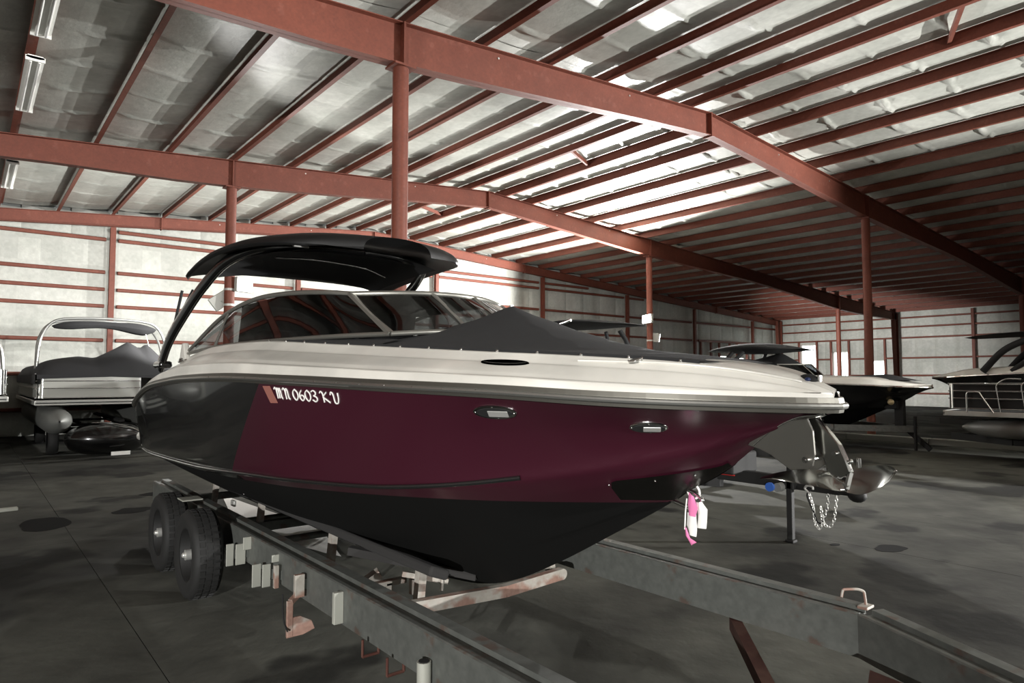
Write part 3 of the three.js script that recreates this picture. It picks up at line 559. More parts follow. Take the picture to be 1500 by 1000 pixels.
  // navigation light
  part('navigation_light', [new THREE.SphereGeometry(1, 20, 12, 0, 6.2832, 0, 1.58).scale(.035, .034, .05).translate(0, P1.ys(.1) + .085, -.115)], M.blackPlastic, boat);
  part('navigation_lens', [new THREE.SphereGeometry(1, 14, 10).scale(.008, .008, .012).translate(-.032, P1.ys(.1) + .098, -.10)], M.darkBlue, boat, { label: 'small dark blue lens' });
  part('navigation_cap', rbox([.0, P1.ys(.1) + .1, -.068], [.02, .03, .012], .004), M.chrome, boat);
  // hull fittings found on the topside
  hullMesh.updateWorldMatrix(true, false);
  const rc = new THREE.Raycaster();
  const pick = (px, py) => { rc.set(V(0, EYE, 0), rayOf(px, py).normalize()); const h = rc.intersectObject(hullMesh)[0]; if (!h) { console.log('miss', px, py); return null; } const l = toLocal(h.point); return { s: -l.z, y: l.y }; };
  const basis = (s, y, sd, off) => { const { p, n } = H1.pt(s, y, sd, off); const a = H1.pt(s - .03, y, sd, off).p, b = H1.pt(s + .03, y, sd, off).p; const T = a.sub(b).normalize(), U = n.clone().cross(T).normalize(); if (U.y < 0) U.negate(); return new THREE.Matrix4().makeBasis(T, U, n).setPosition(p); };
  for (const [px, py, a, bb] of [[725, 603, .105, .036], [950, 625, .076, .034]]) {
    const f = pick(px, py); if (!f) continue;
    for (const sd of [-1, 1]) {
      const m = basis(f.s, f.y, sd, .002), rg = extr(Array.from({ length: 40 }, (_, i) => [Math.cos(i / 40 * 6.2832) * a, Math.sin(i / 40 * 6.2832) * bb]), .012, .004);
      const d = part('docking_light', rg.applyMatrix4(m), M.chrome, boat, { label: 'chrome oval light set into the hull' });
      part('light_recess', extr(Array.from({ length: 36 }, (_, i) => [Math.cos(i / 36 * 6.2832) * a * .86, Math.sin(i / 36 * 6.2832) * bb * .78]), .004).translate(0, 0, .0065).applyMatrix4(m), M.blackPlastic, d);
      part('light_lens', rbox([a * .18, -bb * .08, .009], [a * .95, bb * .95, .006], .003).applyMatrix4(m), M.zinc, d);
      for (const [x, y] of [[-.92, 0], [.92, 0], [0, .9], [.1, -.9]]) part('screw', ball([x * a, y * bb, .007], .005, 1, 1, .6, 8).applyMatrix4(m), M.chrome, d);
    }
  }
  // rub rail screws
  for (let i = 0; i < 22; i++) for (const sd of [-1, 1]) { const s = .12 + Math.pow(i / 21, 1.3) * 3.6; part('rail_screw', ball([sd * (P1.b(s) + .026), P1.ys(s) + .003, -s], .0055, 1, 1, 1, 8), M.chrome, boat); }
  // registration numbers and sticker: hand-lettered strokes
  const glyph = { M: [[[0, 40], [14, 14], [30, 30], [34, 170]], [[34, 100], [52, 20], [64, 40], [66, 165]], [[66, 100], [84, 20], [96, 50], [98, 150], [112, 172]]], N: [[[0, 40], [14, 14], [30, 30], [34, 170]], [[34, 100], [56, 20], [70, 45], [74, 150], [92, 172]]],
    0: [[[40, 20], [8, 60], [6, 130], [34, 172], [66, 130], [68, 60], [40, 20]]], 6: [[[52, 20], [16, 70], [6, 130], [34, 172], [62, 140], [56, 104], [30, 96], [10, 124]]], 3: [[[6, 36], [34, 18], [58, 40], [50, 76], [26, 90], [58, 108], [62, 146], [34, 172], [4, 150]]],
    K: [[[0, 44], [16, 22], [32, 40], [34, 172]], [[92, 22], [60, 60], [34, 98], [64, 130], [108, 172]]], V: [[[0, 60], [14, 22], [32, 40], [40, 170], [64, 172], [86, 110], [92, 26]]] };
  const decal = (c00, c10, c11, c01, off) => { const P = [c00, c10, c11, c01].map(c => pick(...c)); return grid(24, 6, (u, v) => { const s = lerp(lerp(P[0].s, P[1].s, u), lerp(P[3].s, P[2].s, u), v), y = lerp(lerp(P[0].y, P[1].y, u), lerp(P[3].y, P[2].y, u), v), q = H1.pt(s, y, -1, off).p; return [q.x, q.y, q.z]; }, false, true); };
{
    const Q = [[405, 585], [501, 593], [495, 572.5], [400, 565.5]].map(c => pick(...c)), W = 884;
    const on = (x, y) => { const u = x / W, v = 1 - y / 190, s = lerp(lerp(Q[0].s, Q[1].s, u), lerp(Q[3].s, Q[2].s, u), v), yy = lerp(lerp(Q[0].y, Q[1].y, u), lerp(Q[3].y, Q[2].y, u), v); return H1.pt(s, yy, -1, .002).p; };
    let gx = 10;
    for (const ch of 'MN 0603 KV') {
      if (ch === ' ') { gx += 30; continue; }
      let w = 0; const gs = [];
      for (const st of glyph[ch]) { st.forEach(p => w = Math.max(w, p[0])); gs.push(tube(new THREE.CatmullRomCurve3(st.map(p => V(gx + p[0], p[1], 0))).getPoints(24).map(p => on(p.x, p.y)), .0044, 40, 6)); }
      part('letter', gs, M.paper, boat, { label: 'white script registration character ' + ch }); gx += w + 20;
    }
  }
  const st = document.createElement('canvas'); st.width = 64; st.height = 96; const sx = st.getContext('2d'); sx.fillStyle = '#8d5a50'; sx.fillRect(0, 0, 64, 96); sx.fillStyle = '#5f3c37'; sx.fillRect(10, 12, 40, 44); sx.fillStyle = '#7d4d45'; sx.fillRect(22, 20, 16, 24); sx.fillStyle = '#96625a'; sx.fillRect(0, 62, 64, 20);
  const stt = new THREE.CanvasTexture(st); stt.colorSpace = THREE.SRGBColorSpace;
  part('registration_sticker', decal([397, 590], [408, 590], [396, 565], [385, 565], .003), std({ map: stt, roughness: .6 }), boat, { label: 'small faded red validation sticker' });
  // stem plate round the bow eye
  const sp = [[.66, 1.205], [.74, 1.235], [.62, 1.265], [.50, 1.3], [.45, 1.33]];
  part('stem_plate', [-1, 1].map(sd => grid(20, 8, (u, v) => { const s = lerp(.46, .93, u), y0 = Math.max(P1.yk(s) + .003, 1.13), y1 = Math.max(y0 + .004, lerp(1.335, 1.225, Math.pow(u, .7))), y = lerp(y0, lerp(y0, y1, Math.sqrt(clamp((1 - u) * 9))), v); const q = H1.pt(s, y, sd, .006).p; return [q.x, q.y, q.z]; })), M.darkSteel, boat, { label: 'dark polished plate on the stem' });
  for (const [s, y] of [[.9, 1.215], [.74, 1.24], [.6, 1.27]]) for (const sd of [-1, 1]) part('screw', ball(H1.pt(s, y, sd, .008).p.toArray(), .006, 1, 1, 1, 8), M.chrome, boat);
  part('bow_eye', tube([[0, 1.19, -.72], [0, 1.15, -.62], [0, 1.10, -.66], [0, 1.12, -.79]], .010, 24, 8), M.chrome, boat);
  // bow roller cheeks
  const poly = (pts, x) => pts.map(([a, b]) => { const q = pxOnX(a, b, BX + x); return [-(q.z - BZ), q.y]; });
  const cheek = poly([[1107, 650], [1112, 641], [1135, 628], [1165, 616], [1192, 613], [1200, 630], [1203, 664], [1200, 680], [1188, 689], [1172, 688], [1158, 678], [1140, 664], [1122, 655]], 0);
  for (const x of [-.05, .05]) part('roller_cheek', extr(cheek, .01, .003).rotateY(Math.PI / 2).translate(x, 0, 0), M.steel, boat, { label: 'polished steel bow roller plate' });
  part('stem_trim', tube(poly([[1108, 652], [1135, 630], [1170, 612], [1200, 608], [1212, 604]], -.03).map(([z, y]) => V(-.045, y, -z)), .011, 30, 8), M.chrome, boat);
  const pn = pxOnX(1183, 673, BX - .05); part('roller_pin', [cyl([-.0, pn.y, pn.z - BZ], .012, .14, [0, 0, Math.PI / 2], 14), ball([-.06, pn.y, pn.z - BZ], .012, 1, 1, 1, 10)], M.chrome, boat);
}
// anchor held in the bow roller
{
  const a = thing('plough_anchor', 'polished steel plough anchor hanging below the bow of the maroon boat', 'anchor', [BX, 0, BZ]);
  const P = (px, py, x) => { const q = pxOnX(px, py, BX + x); return V(x, q.y, q.z - BZ); };
  const shank = [[1196, 612], [1216, 634], [1230, 652], [1240, 674], [1246, 690], [1232, 697], [1216, 694], [1212, 676], [1202, 652], [1190, 628], [1184, 615]].map(([x, y]) => { const q = P(x, y, .0); return [-q.z, q.y]; });
  part('shank', extr(shank, .03, .006).rotateY(Math.PI / 2), M.anchor, a);
  // two curved flukes meeting along a ridge
  const loft = (up, lo, bulge) => { const cu = new THREE.CatmullRomCurve3(up.map(p => P(...p))), cl = new THREE.CatmullRomCurve3(lo.map(p => P(...p))); return [0, .007].map(th => grid(28, 10, (u, v) => { const q = cu.getPoint(u).lerp(cl.getPoint(u), v), b = bulge * Math.sin(Math.PI * v); return [q.x - b - th, q.y - b * .4, q.z - b * .3 - th * .5]; })); };
  part('fluke', loft([[1238, 690, 0], [1262, 685, .04], [1290, 681, .09], [1308, 684, .12], [1313, 690, .13]], [[1243, 721, -.02], [1262, 724, .01], [1285, 716, .06], [1303, 704, .11], [1312, 693, .13]], -.012), M.anchor, a);
  part('fluke', loft([[1119, 698, -.2], [1145, 691, -.16], [1180, 687, -.08], [1215, 691, -.01], [1238, 705, -.01]], [[1120, 699, -.2], [1150, 704, -.18], [1190, 711, -.12], [1225, 718, -.05], [1243, 720, -.02]], .014), M.anchor, a);
  part('fluke_brace', [bar(P(1204, 690, -.01), P(1242, 714, -.02), .012, .016), bar(P(1246, 692, 0), P(1240, 716, -.02), .012, .016), bar(P(1222, 706, -.02), P(1240, 690, .01), .01, .014)], M.satin, a);
  part('shank_pin', [cyl(P(1258, 678, .02).toArray(), .008, .035, [0, 0, 0], 12), cyl(P(1223, 664, -.018).toArray(), .009, .02, [0, 0, Math.PI / 2], 12), ball(P(1246, 676, 0).toArray(), .011, 1, 1, 1, 10)], M.chrome, a);
}
// tags tied to the bow eye
{
  const P = (px, py, x = 0, dz = 0) => { const q = pxOnX(px, py, BX + x); return V(q.x, q.y, q.z + dz); };
  const sheet = (L, R, k = .01) => { const n = L.length - 1; return grid(n * 3, 6, (u, v) => { const f = u * n, i = Math.min(n - 1, Math.floor(f)), t = f - i, a = L[i].clone().lerp(L[i + 1], t), b = R[i].clone().lerp(R[i + 1], t), q = a.lerp(b, v); return [q.x - k * Math.sin(Math.PI * v), q.y, q.z + k * Math.sin(v * 5 + u * 3) * .5]; }); };
  const c = P(1014, 708); const o = thing('paper_tag', 'white paper tags and pink ribbon tied to the bow eye', 'tag', [0, 0, 0]);
  const s = (name, pl, pr, x, m, k) => part(name, sheet(pl.map(p => P(p[0], p[1], x)), pr.map(p => P(p[0], p[1], x)), k), m, o);
  s('tag_sheet', [[1002, 697], [1000, 704], [1001, 709]], [[1012, 695], [1014, 704], [1011, 712]], -.02, M.paper, .006);
  s('tag_sheet', [[1015, 698], [1013, 705], [1015, 709]], [[1023, 692], [1028, 699], [1027, 703]], -.015, M.paper, .006);
  s('tag_sheet', [[1007, 750], [1005, 768], [1010, 782]], [[1021, 752], [1021, 772], [1019, 786]], -.02, M.paper, .008);
  s('tag_sheet', [[1020, 735], [1021, 755], [1021, 772]], [[1030, 735], [1036, 746], [1033, 774]], -.012, M.paper, .012);
  s('ribbon', [[1009, 720], [1007, 738], [1009, 754]], [[1017, 727], [1022, 744], [1018, 757]], -.03, M.pink, .006);
  s('ribbon', [[1003, 770], [1004, 784], [1013, 799]], [[1006, 773], [1011, 788], [1020, 794]], -.015, M.pink, .004);
  s('ribbon', [[1007, 702], [1009, 712]], [[1014, 700], [1014, 710]], -.032, M.pink, .004);
  part('cord', [tube([P(1010, 708), P(1007, 716), P(1009, 724), P(1014, 727)], .004, 20, 6), tube([P(1018, 708), P(1024, 718), P(1024, 726), P(1019, 730)], .005, 20, 6), tube([P(1006, 730, -.01), P(1004, 750, -.01), P(1003, 775, -.01)], .003, 20, 6)], M.paper, o);
}

// ---------------------------------------------------------------- galvanised trailer under the maroon boat
{
  const t = thing('boat_trailer', 'galvanised tandem axle trailer with rusty brackets under the maroon boat', 'trailer', [0, 0, 0]);
  const RY = .55, RH = .21;
  const prof = sd => [[0, -RH], [0, -.006], [.008, 0], [.03, 0], [.036, -.012], [.082, -.012], [.084, .012], [.15, .012], [.15, 0], [.092, -.004], [.092, -.02], [.016, -.02], [.016, -RH + .016], [.11, -RH + .016], [.11, -RH]].map(([x, y]) => [sd * x, y]);
  const XN = 1.655, XP = 3.46;
  part('side_rail', alongZ(prof(1), -8.3, -1.25).translate(XN, RY, 0), M.galv, t);
  part('side_rail', alongZ(prof(1), -8.3, -1.5).translate(XP - .06, RY, 0), M.galv, t);
  // tongue beams converging ahead of the bend
  const tong = (x0, z0, x1, z1) => { const L = Math.hypot(x1 - x0, z1 - z0), a = Math.atan2(x1 - x0, z1 - z0); return alongZ(prof(1), 0, L).rotateY(a).translate(x0, RY, z0); };
  part('tongue_beam', tong(3.40, -1.5, 2.72, -.1), M.galv, t);
  part('tongue_beam', tong(1.655, -1.25, 2.42, -.1), M.galv, t);
  part('tongue', rbox([2.58, .46, .75], [.14, .16, 1.9], .015), M.galv, t);
  part('coupler', [rbox([2.58, .5, 1.8], [.12, .1, .3], .03), ball([2.58, .48, 1.98], .07, 1, .8, 1.2, 12)], M.blackPaint, t);
  part('tongue_stand', [rod(V(2.45, .62, .9), V(2.45, .02, .9), .03), cyl([2.45, .012, .9], .09, .02)], M.galv, t);
  // cross members
  part('cross_member', [bar(V(1.75, .42, -3.32), V(2.64, .375, -3.3), .05, .07), bar(V(2.64, .375, -3.3), V(3.1, .40, -3.28), .05, .07), cyl([3.1, .40, -3.28], .036, .052, [Math.PI / 2, 0, 0], 16)], M.galvRust, t, { label: 'rusty pale cradle bar' });
  part('cross_member', bar(V(1.7, .38, -7.9), V(3.5, .38, -7.9), .07, .07), M.galv, t);
  part('cross_member', bar(V(1.7, .37, -6.1), V(3.5, .37, -6.1), .08, .08), M.galv, t);
  part('cross_member', bar(V(3.44, .30, -2.2), V(2.55, .28, -1.38), .06, .07), M.rust, t, { label: 'rusty diagonal brace' });
  part('cross_member', bar(V(1.76, .30, -2.1), V(2.45, .28, -1.3), .06, .07), M.rust, t);
  part('gusset_plate', extr([[0, 0], [.5, .18], [.42, -.3], [.1, -.28]], .012).rotateX(-Math.PI / 2).translate(2.62, .41, -1.15), M.rust, t, { label: 'rust red gusset plate' });
  // bunks
  for (const sd of [-1, 1]) {
    const x = 2.6 + sd * .5;
    part('bunk', rbox([x, .60, -5.4], [.14, .06, 4.4], .02, [0, 0, sd * .38]), M.carpet, t);
    for (const z of [-3.4, -4.6, -6.1, -7.5]) part('bunk_post', bar(V(x + sd * .02, .38, z), V(x, .585, z), .05, .05, V(0, 0, 1)), M.galvRust, t);
  }
  part('bunk_bracket', [rbox([2.02, .47, -3.62], [.20, .035, .05], .008), rbox([2.0, .42, -3.62], [.05, .12, .05], .008), rbox([2.14, .44, -3.55], [.05, .09, .04], .006)], M.galvRust, t);
  part('roller_arm', [bar(V(1.80, .40, -3.75), V(1.98, .52, -3.68), .09, .05), bar(V(2.06, .53, -3.55), V(2.3, .47, -3.42), .03, .03), rod(V(2.26, .5, -3.42), V(2.24, .43, -3.4), .01)], M.galvRust, t, { label: 'rusty pale roller arm' });
  part('keel_bunk', bar(V(1.96, .585, -4.05), V(2.5, .47, -3.4), .06, .05), M.carpet, t);
  // wheels
  const tyreP = [[.20, -.09], [.235, -.105], [.285, -.11], [.318, -.095], [.33, -.07], [.335, -.03], [.335, .03], [.33, .07], [.318, .095], [.285, .11], [.235, .105], [.20, .09]].map(p => new THREE.Vector2(p[0], p[1]));
  const tyreG = new THREE.LatheGeometry(tyreP, 48).rotateZ(Math.PI / 2), tread = [];
  for (let k = 0; k < 40; k++) for (const w of [-.05, 0, .05]) { const a = (k + (w ? .5 : 0)) / 40 * 6.2832; tread.push(xf(new THREE.BoxGeometry(.036, .008, .036), [w, Math.cos(a) * .335, Math.sin(a) * .335], [a, 0, 0])); }
  const rimG = [new THREE.LatheGeometry([[.03, -.03], [.09, -.035], [.13, .0], [.17, -.02], [.195, -.085], [.205, -.09], [.2, .09], [.195, .08]].map(p => new THREE.Vector2(p[0], p[1])), 32).rotateZ(-Math.PI / 2)];
  for (const [x, z] of [[1.45, -5.62], [1.45, -6.58], [3.76, -5.62], [3.76, -6.58]]) {
    const sd = x < 2.6 ? 1 : -1, ty = part('tyre', [tyreG.clone(), ...tread.map(g => g.clone())].map(g => g.translate(x, .335, z)), M.rubber, t);
    part('rim', rimG.map(g => { g = g.clone(); if (sd < 0) g.rotateY(Math.PI); return g.translate(x, .335, z); }), M.blackPaint, ty);
    part('hub', [cyl([x - sd * .05, .335, z], .04, .09, [0, 0, Math.PI / 2], 16), ball([x - sd * .1, .335, z], .022, 1, 1, 1, 10)], M.zinc, ty);
  }
  for (const z of [-5.62, -6.58]) part('axle', rod(V(1.5, .335, z), V(3.7, .335, z), .03, 12), M.galv, t);
  part('fender_step', rbox([1.5, .68, -6.1], [.16, .012, .18], .004), M.galvLight, t);
  // brackets on the near rail
  const B = (x0, y0, x1, y1, x, d, m, name = 'rail_bracket') => { const a = pxOnX(x0, y0, x), b = pxOnX(x1, y1, x); const h = Math.abs(a.y - b.y), zc = (a.z + b.z) / 2, w = Math.max(.04, Math.abs(a.z - b.z)); part(name, rbox([x + d / 2 - .01, (a.y + b.y) / 2, zc], [d, h, w], .008), m, t); };
  const plate = (px, y0, y1, w, x0, m, th = .012) => { const a = pxOnX(px, y0, x0), b = pxOnX(px, y1, x0); part('rail_bracket', rbox([x0 + w / 2, (a.y + b.y) / 2, (a.z + b.z) / 2], [w, Math.abs(a.y - b.y), th], .004), m, t); if (x0 + w < 1.65) part('bracket_tab', rbox([(x0 + w + 1.665) / 2 - .005, (a.y + b.y) / 2, (a.z + b.z) / 2 - .012], [1.675 - x0 - w, Math.abs(a.y - b.y) * .45, .012], .003), M.galv, t); };
  plate(331, 797, 830, .055, 1.56, M.galvLight); plate(345, 797, 828, .07, 1.57, M.galvLight); plate(356, 787, 806, .06, 1.6, M.galvLight);
  plate(369, 827, 861, .06, 1.545, M.galvLight); plate(384, 827, 861, .055, 1.575, M.galvLight); plate(398, 813, 824, .05, 1.61, M.galvLight);
  plate(401, 828, 862, .03, 1.60, M.galvRust, .03); plate(431, 842, 876, .06, 1.575, M.galvRust, .03);
  plate(488, 868, 915, .055, 1.60, M.galvLight, .03);
  { // hanging axle hanger plate
    const a = pxOnX(421, 880, 1.56), b = pxOnX(418, 932, 1.56);
    part('hanger_strap', [rbox([1.575, (a.y + b.y) / 2, a.z], [.04, Math.abs(a.y - b.y), .02], .006), bar(V(1.58, Math.max(a.y, b.y) - .01, a.z), V(1.665, .37, a.z - .05), .03, .03)], M.galvRust, t);
    const c = pxOnY(418, 934, b.y), pl = [pxOnX(420, 905, 1.56), pxOnX(416, 934, 1.56)];
    part('hanger_plate', extr([[0, 0], [.1, .0], [.17, .02], [.15, .07], [.08, .11], [0, .11]], .014, .003).translate(1.56, b.y, a.z), M.galvRust, t, { label: 'pale rusty hanger plate' });
    part('brake_line', tube([pxOnX(414, 870, 1.55), pxOnX(415, 905, 1.55), pxOnX(421, 925, 1.55)], .005, 20, 6), M.blackPlastic, t);
  }
  { const p = pxOnX(621, 985, 1.62); part('light_pipe', cyl([1.62, p.y - .03, p.z], .032, .16, [0, 0, 0], 20), M.galvLight, t); part('pipe_bore', cyl([1.62, p.y + .051, p.z], .025, .004, [0, 0, 0], 16), M.blackPlastic, t); }
  for (const [px, py] of [[531, 962], [567, 990]]) { const q = pxOnX(px, py, 1.6); part('tie_hook', [rod(V(1.6, q.y, q.z), V(1.6, q.y + .085, q.z), .007), rod(V(1.6, q.y, q.z), V(1.69, q.y, q.z), .008), rod(V(1.69, q.y, q.z), V(1.69, .36, q.z), .008)], M.rust, t); }
  // staple on the far rail
  { const q = V(3.47, RY + .012, -1.52); part('rail_staple', [tube([[q.x + .03, q.y - .01, q.z + .02], [q.x + .03, q.y + .07, q.z + .01], [q.x + .0, q.y + .085, q.z - .01], [q.x - .06, q.y + .085, q.z - .05], [q.x - .07, q.y + .05, q.z - .055]], .007, 40, 8, false, .2), rbox([q.x + .02, q.y + .004, q.z + .02], [.08, .014, .05], .004)], M.galvRust, t); }
  part('rail_clip', rbox([1.60, .52, -7.2], [.08, .05, .04], .01), M.zinc, t);
  part('side_marker', rbox([1.82, .62, -6.0], [.02, .05, .09], .006), M.zinc, t);
  part('hull_roller', extr([[0, 0], [.08, .035], [0, .08]], .03, .006).rotateY(Math.PI / 2).translate(1.9, .70, -5.95), M.zinc, t);
}
part('white_floor_patch', grid(12, 8, (u, v) => { const a = pxOnY(lerp(325, 470, u), lerp(725, 772, u), .02), b = pxOnY(lerp(350, 500, u), lerp(778, 815, u), .02), q = a.lerp(b, v); return [q.x, .012 + .012 * vnoise(u * 7 + 3, v * 5 + 1, 64), q.z]; }), M.paper).userData = { label: 'thin white patch just above the floor beneath the maroon boat', category: 'sheet' };  // thin, slightly wavy white surface just above the floor
part('light_patch_bar', rbox([.42, .02, -10.7], [.32, .04, .09], .006, [0, .1, 0]), M.galvLight).userData = { label: 'short pale bar standing in for a patch of light on the open floor', category: 'pale bar' };  // pale bar added in place of a patch of light on the floor

// ---------------------------------------------------------------- simpler parked boats
function sportBoat(name, label, x, z, turn, o) {
  const b = thing(name, label, 'boat', [x, 0, z], 'parked boats on trailers'); b.rotation.y = turn;
  const L = o.L ?? 6.6, k = L / 7.2, w = (o.beam ?? 2.4) / 2.54, dy = o.dy ?? 0, f = fn => s => fn(s / k);
  const P = { L, b: s => P1.b(s / k) * w, ys: s => P1.ys(s / k) + dy - (o.drop ?? 0) * smooth(0, L, s), yk: s => lerp(P1.ys(0), P1.yk(s / k), o.depth ?? .88) + dy, bc: s => P1.bc(s / k) * w, yc: s => P1.yc(s / k) + dy + .04, yp: s => P1.yp(s / k) + dy };
  const Hh = hullOf(P);
  part('hull_topside', [-1, 1].map(sd => grid(40, 10, (u, v) => Hh.top(L * warp(u), v, sd), sd < 0)), o.side, b);
  part('hull_bottom', [-1, 1].map(sd => grid(40, 8, (u, v) => { const s0 = .8 * k; return Hh.bot(s0 + (L - s0) * warp(u), v, sd); }, sd < 0)), M.bottom, b);
  const tr = Hh.half(L); part('transom', extr([...tr, ...tr.slice().reverse().map(p => [-p[0], p[1]])], .02).translate(0, 0, -L), o.side, b);
  part('rub_rail', ribbon(railPath(P, 0, 0, 40), ellipseProf(.02, .025, 8)), M.chrome, b);
  part('deck', grid(40, 20, (u, v) => { const s = .01 + (L - .01) * warp(u), t = v * 2 - 1, bb = P.b(s), d = (.05 + .13 * smooth(0, 1.2, s)); return [bb * t, P.ys(s) + .02 + d * Math.pow(1 - Math.pow(Math.abs(t), 7), .5), -s]; }, true), o.deck, b);
  const cov = (s0, s1, sp, h, wf) => grid(30, 20, (u, v) => { const s = lerp(s0, s1, u), t = v * 2 - 1, l = s < sp ? (sp - s) / (sp - s0) : (s - sp) / (s1 - sp), r = Math.min(1, Math.hypot(Math.abs(t), l)); return [P.b(s) * wf * t, P.ys(s) + .15 + h * Math.pow(1 - r, 1.1) + .02 * (1 - r), -s]; }, true);
  for (const c of o.covers ?? []) part('mooring_cover', cov(...c), o.cover ?? M.canvas, b);
  if (o.tower) {
    const T = o.tower; // {s, h, len, w}
    for (const sd of [-1, 1]) { const L1 = [tube([[sd * T.w, P.ys(T.s) + .1, -T.s - .15], [sd * T.w * .98, T.h - .35, -T.s + T.rake * .5], [sd * T.w * .85, T.h - .03, -T.s + T.rake]], T.r ?? .045, 24, 8), tube([[sd * T.w, P.ys(T.s) + .1, -T.s - .75], [sd * T.w * .98, T.h - .45, -T.s - .5 + T.rake * .6], [sd * T.w * .8, T.h - .05, -T.s - .35 + T.rake]], (T.r ?? .045) * .8, 24, 8)]; L1.forEach(g => part('tower_leg', g, M.blackPlastic, b)); }
    part('canopy_top', grid(20, 16, (u, v) => { const a = v * 6.28319, s = lerp(-T.len / 2, T.len / 2, u), ww = T.w * 1.02 * Math.pow(Math.sin(Math.PI * clamp(u, .02, .98)), .25); return [Math.cos(a) * ww, T.h + (T.th ?? .05) * Math.sin(a) * (Math.sin(Math.PI * clamp(u, .03, .97))) + .06 * Math.sin(Math.PI * u), -T.s + T.rake * .9 + s]; }), T.mat ?? M.canvasBlack, b);
    if (T.lights) for (const [lx, ly, ls] of T.lights) part('tower_light', [ball([lx, ly, ls], .05, 1, 1, 1.3, 12)], M.chrome, b);
    if (T.rack) part('board_rack', rod(V(-T.w - .02, T.h - .1, -T.s + T.rake - .4), V(-T.w - .12, T.h + .05, -T.s + T.rake + .5), .025), M.chrome, b);
  }
  if (o.shield) { const S = o.shield; part('windshield', [grid(12, 4, (u, v) => { const t = u * 2 - 1; return [.72 * w * t, P.ys(S) + .16 + .32 * v, -S - .5 * t * t - .35 * v]; })], M.glassDark, b); part('windshield_frame', tube(Array.from({ length: 13 }, (_, i) => { const t = i / 6 - 1; return [.72 * w * t, P.ys(S) + .48, -S - .5 * t * t - .35]; }), .018, 30, 6), M.frame, b);
    for (const t of [-1, -.35, .35, 1]) part('windshield_post', rod(V(.72 * w * t, P.ys(S) + .16, -S - .5 * t * t), V(.72 * w * t, P.ys(S) + .48, -S - .5 * t * t - .35), .014), M.frame, b); }
  return b;
}
function trailer(label, x, z, turn, L, o = {}) {
  const t = thing('boat_trailer', label, 'trailer', [x, 0, z], 'trailers under parked boats'); t.rotation.y = turn;
  const m = o.mat ?? M.blackPaint, y = o.y ?? .52, w = o.w ?? .78;
  for (const sd of [-1, 1]) { part('side_rail', rbox([sd * w, y, -L * .56], [.08, .14, L * .84], .015), m, t); part('tongue_beam', bar(V(sd * w, y, -L * .14), V(0, y, L * .08), .08, .14), m, t); part('bunk', rbox([sd * w * .6, y + .14, -L * .55], [.12, .06, L * .7], .02, [0, 0, sd * .3]), M.carpet, t); }
  for (const f of [.2, .5, .9]) part('cross_member', rbox([0, y - .03, -L * f], [w * 2, .07, .08], .01), m, t);
  for (const sd of [-1, 1]) for (const f of (o.axles ?? [.6, .74])) {
    const c = [sd * (w + .26), .32, -L * f]; const ty = part('tyre', [new THREE.LatheGeometry([[.19, -.09], [.24, -.105], [.29, -.1], [.318, -.06], [.322, 0], [.318, .06], [.29, .1], [.24, .105], [.19, .09]].map(p => new THREE.Vector2(...p)), 32).rotateZ(Math.PI / 2).translate(...c)], M.rubber, t);
    part('rim', cyl([c[0] + sd * .03, c[1], c[2]], .19, .06, [0, 0, Math.PI / 2], 24), M.aluDull, ty);
  }
  return t;
}
// black-hulled boat right behind the maroon one: its tower and cover show above the white deck
sportBoat('motor_boat', 'dark boat with wakeboard tower mostly hidden behind the maroon boat', 9.9, -5.3, 0, { L: 6.6, beam: 2.45, dy: .06, side: M.blackGel, deck: M.gloss, covers: [[.35, 3.0, 1.1, .10, .9], [3.0, 6.2, 4.0, .2, .88]], tower: { s: 4.0, h: 2.72, len: 1.9, w: .98, rake: -.2, th: .07, r: .05, lights: [[-.95, 2.64, -4.9], [-.9, 2.55, -4.6]], rack: true } });
trailer('dark trailer under the hidden boat with wakeboard tower', 9.9, -6.0, 0, 6.4);
{
  const X = 6.75, t = trailer('black trailer with jack and coupler beyond the bow anchor', X, -5.0, 0, 6.6, {});
  part('winch_post', [bar(V(0, .55, .55), V(0, 1.02, .2), .08, .1), rbox([0, 1.0, .22], [.1, .12, .2], .02)], M.blackPaint, t);
  part('tongue', rbox([0, .60, 1.1], [.1, .13, 1.6], .012), M.blackPaint, t);
  part('tool_box', rbox([.0, .75, .55], [.5, .24, .6], .03), M.blackPlastic, t);
  part('coupler', [rbox([0, .60, 1.95], [.12, .12, .26], .03), ball([0, .55, 2.05], .075, 1, .9, 1.2, 12), rbox([0, .69, 1.93], [.03, .05, .1], .01)], M.blackPaint, t);
  part('reflector', rbox([-.055, .62, .62], [.01, .05, .26], .003), M.red, t, { label: 'small red reflector' });
  part('reflector_label', rbox([-.056, .67, .60], [.01, .035, .16], .003), M.paper, t);
  const j = part('jack', [rbox([-.1, .36, 1.42], [.06, .66, .06], .008), rbox([-.1, .015, 1.42], [.09, .03, .09], .008), rbox([-.1, .80, 1.42], [.05, .36, .05], .008), rbox([-.08, .6, 1.42], [.1, .12, .1], .01)], M.blackPaint, t);
  part('jack_handle', [cyl([-.17, .56, 1.34], .045, .09, [0, 0, Math.PI / 2], 20)], M.aluDull, j);
  part('handle_cap', [cyl([-.23, .56, 1.27], .046, .03, [.3, 0, Math.PI / 2], 20)], M.blue, j, { label: 'blue round cap on the jack handle' });
  part('spare_wire', tube([[-.06, .56, 1.62], [-.1, .50, 1.60], [-.09, .34, 1.66], [-.08, .24, 1.70], [-.07, .30, 1.76], [-.05, .54, 1.8]], .009, 40, 6), M.blackPlastic, t);
}
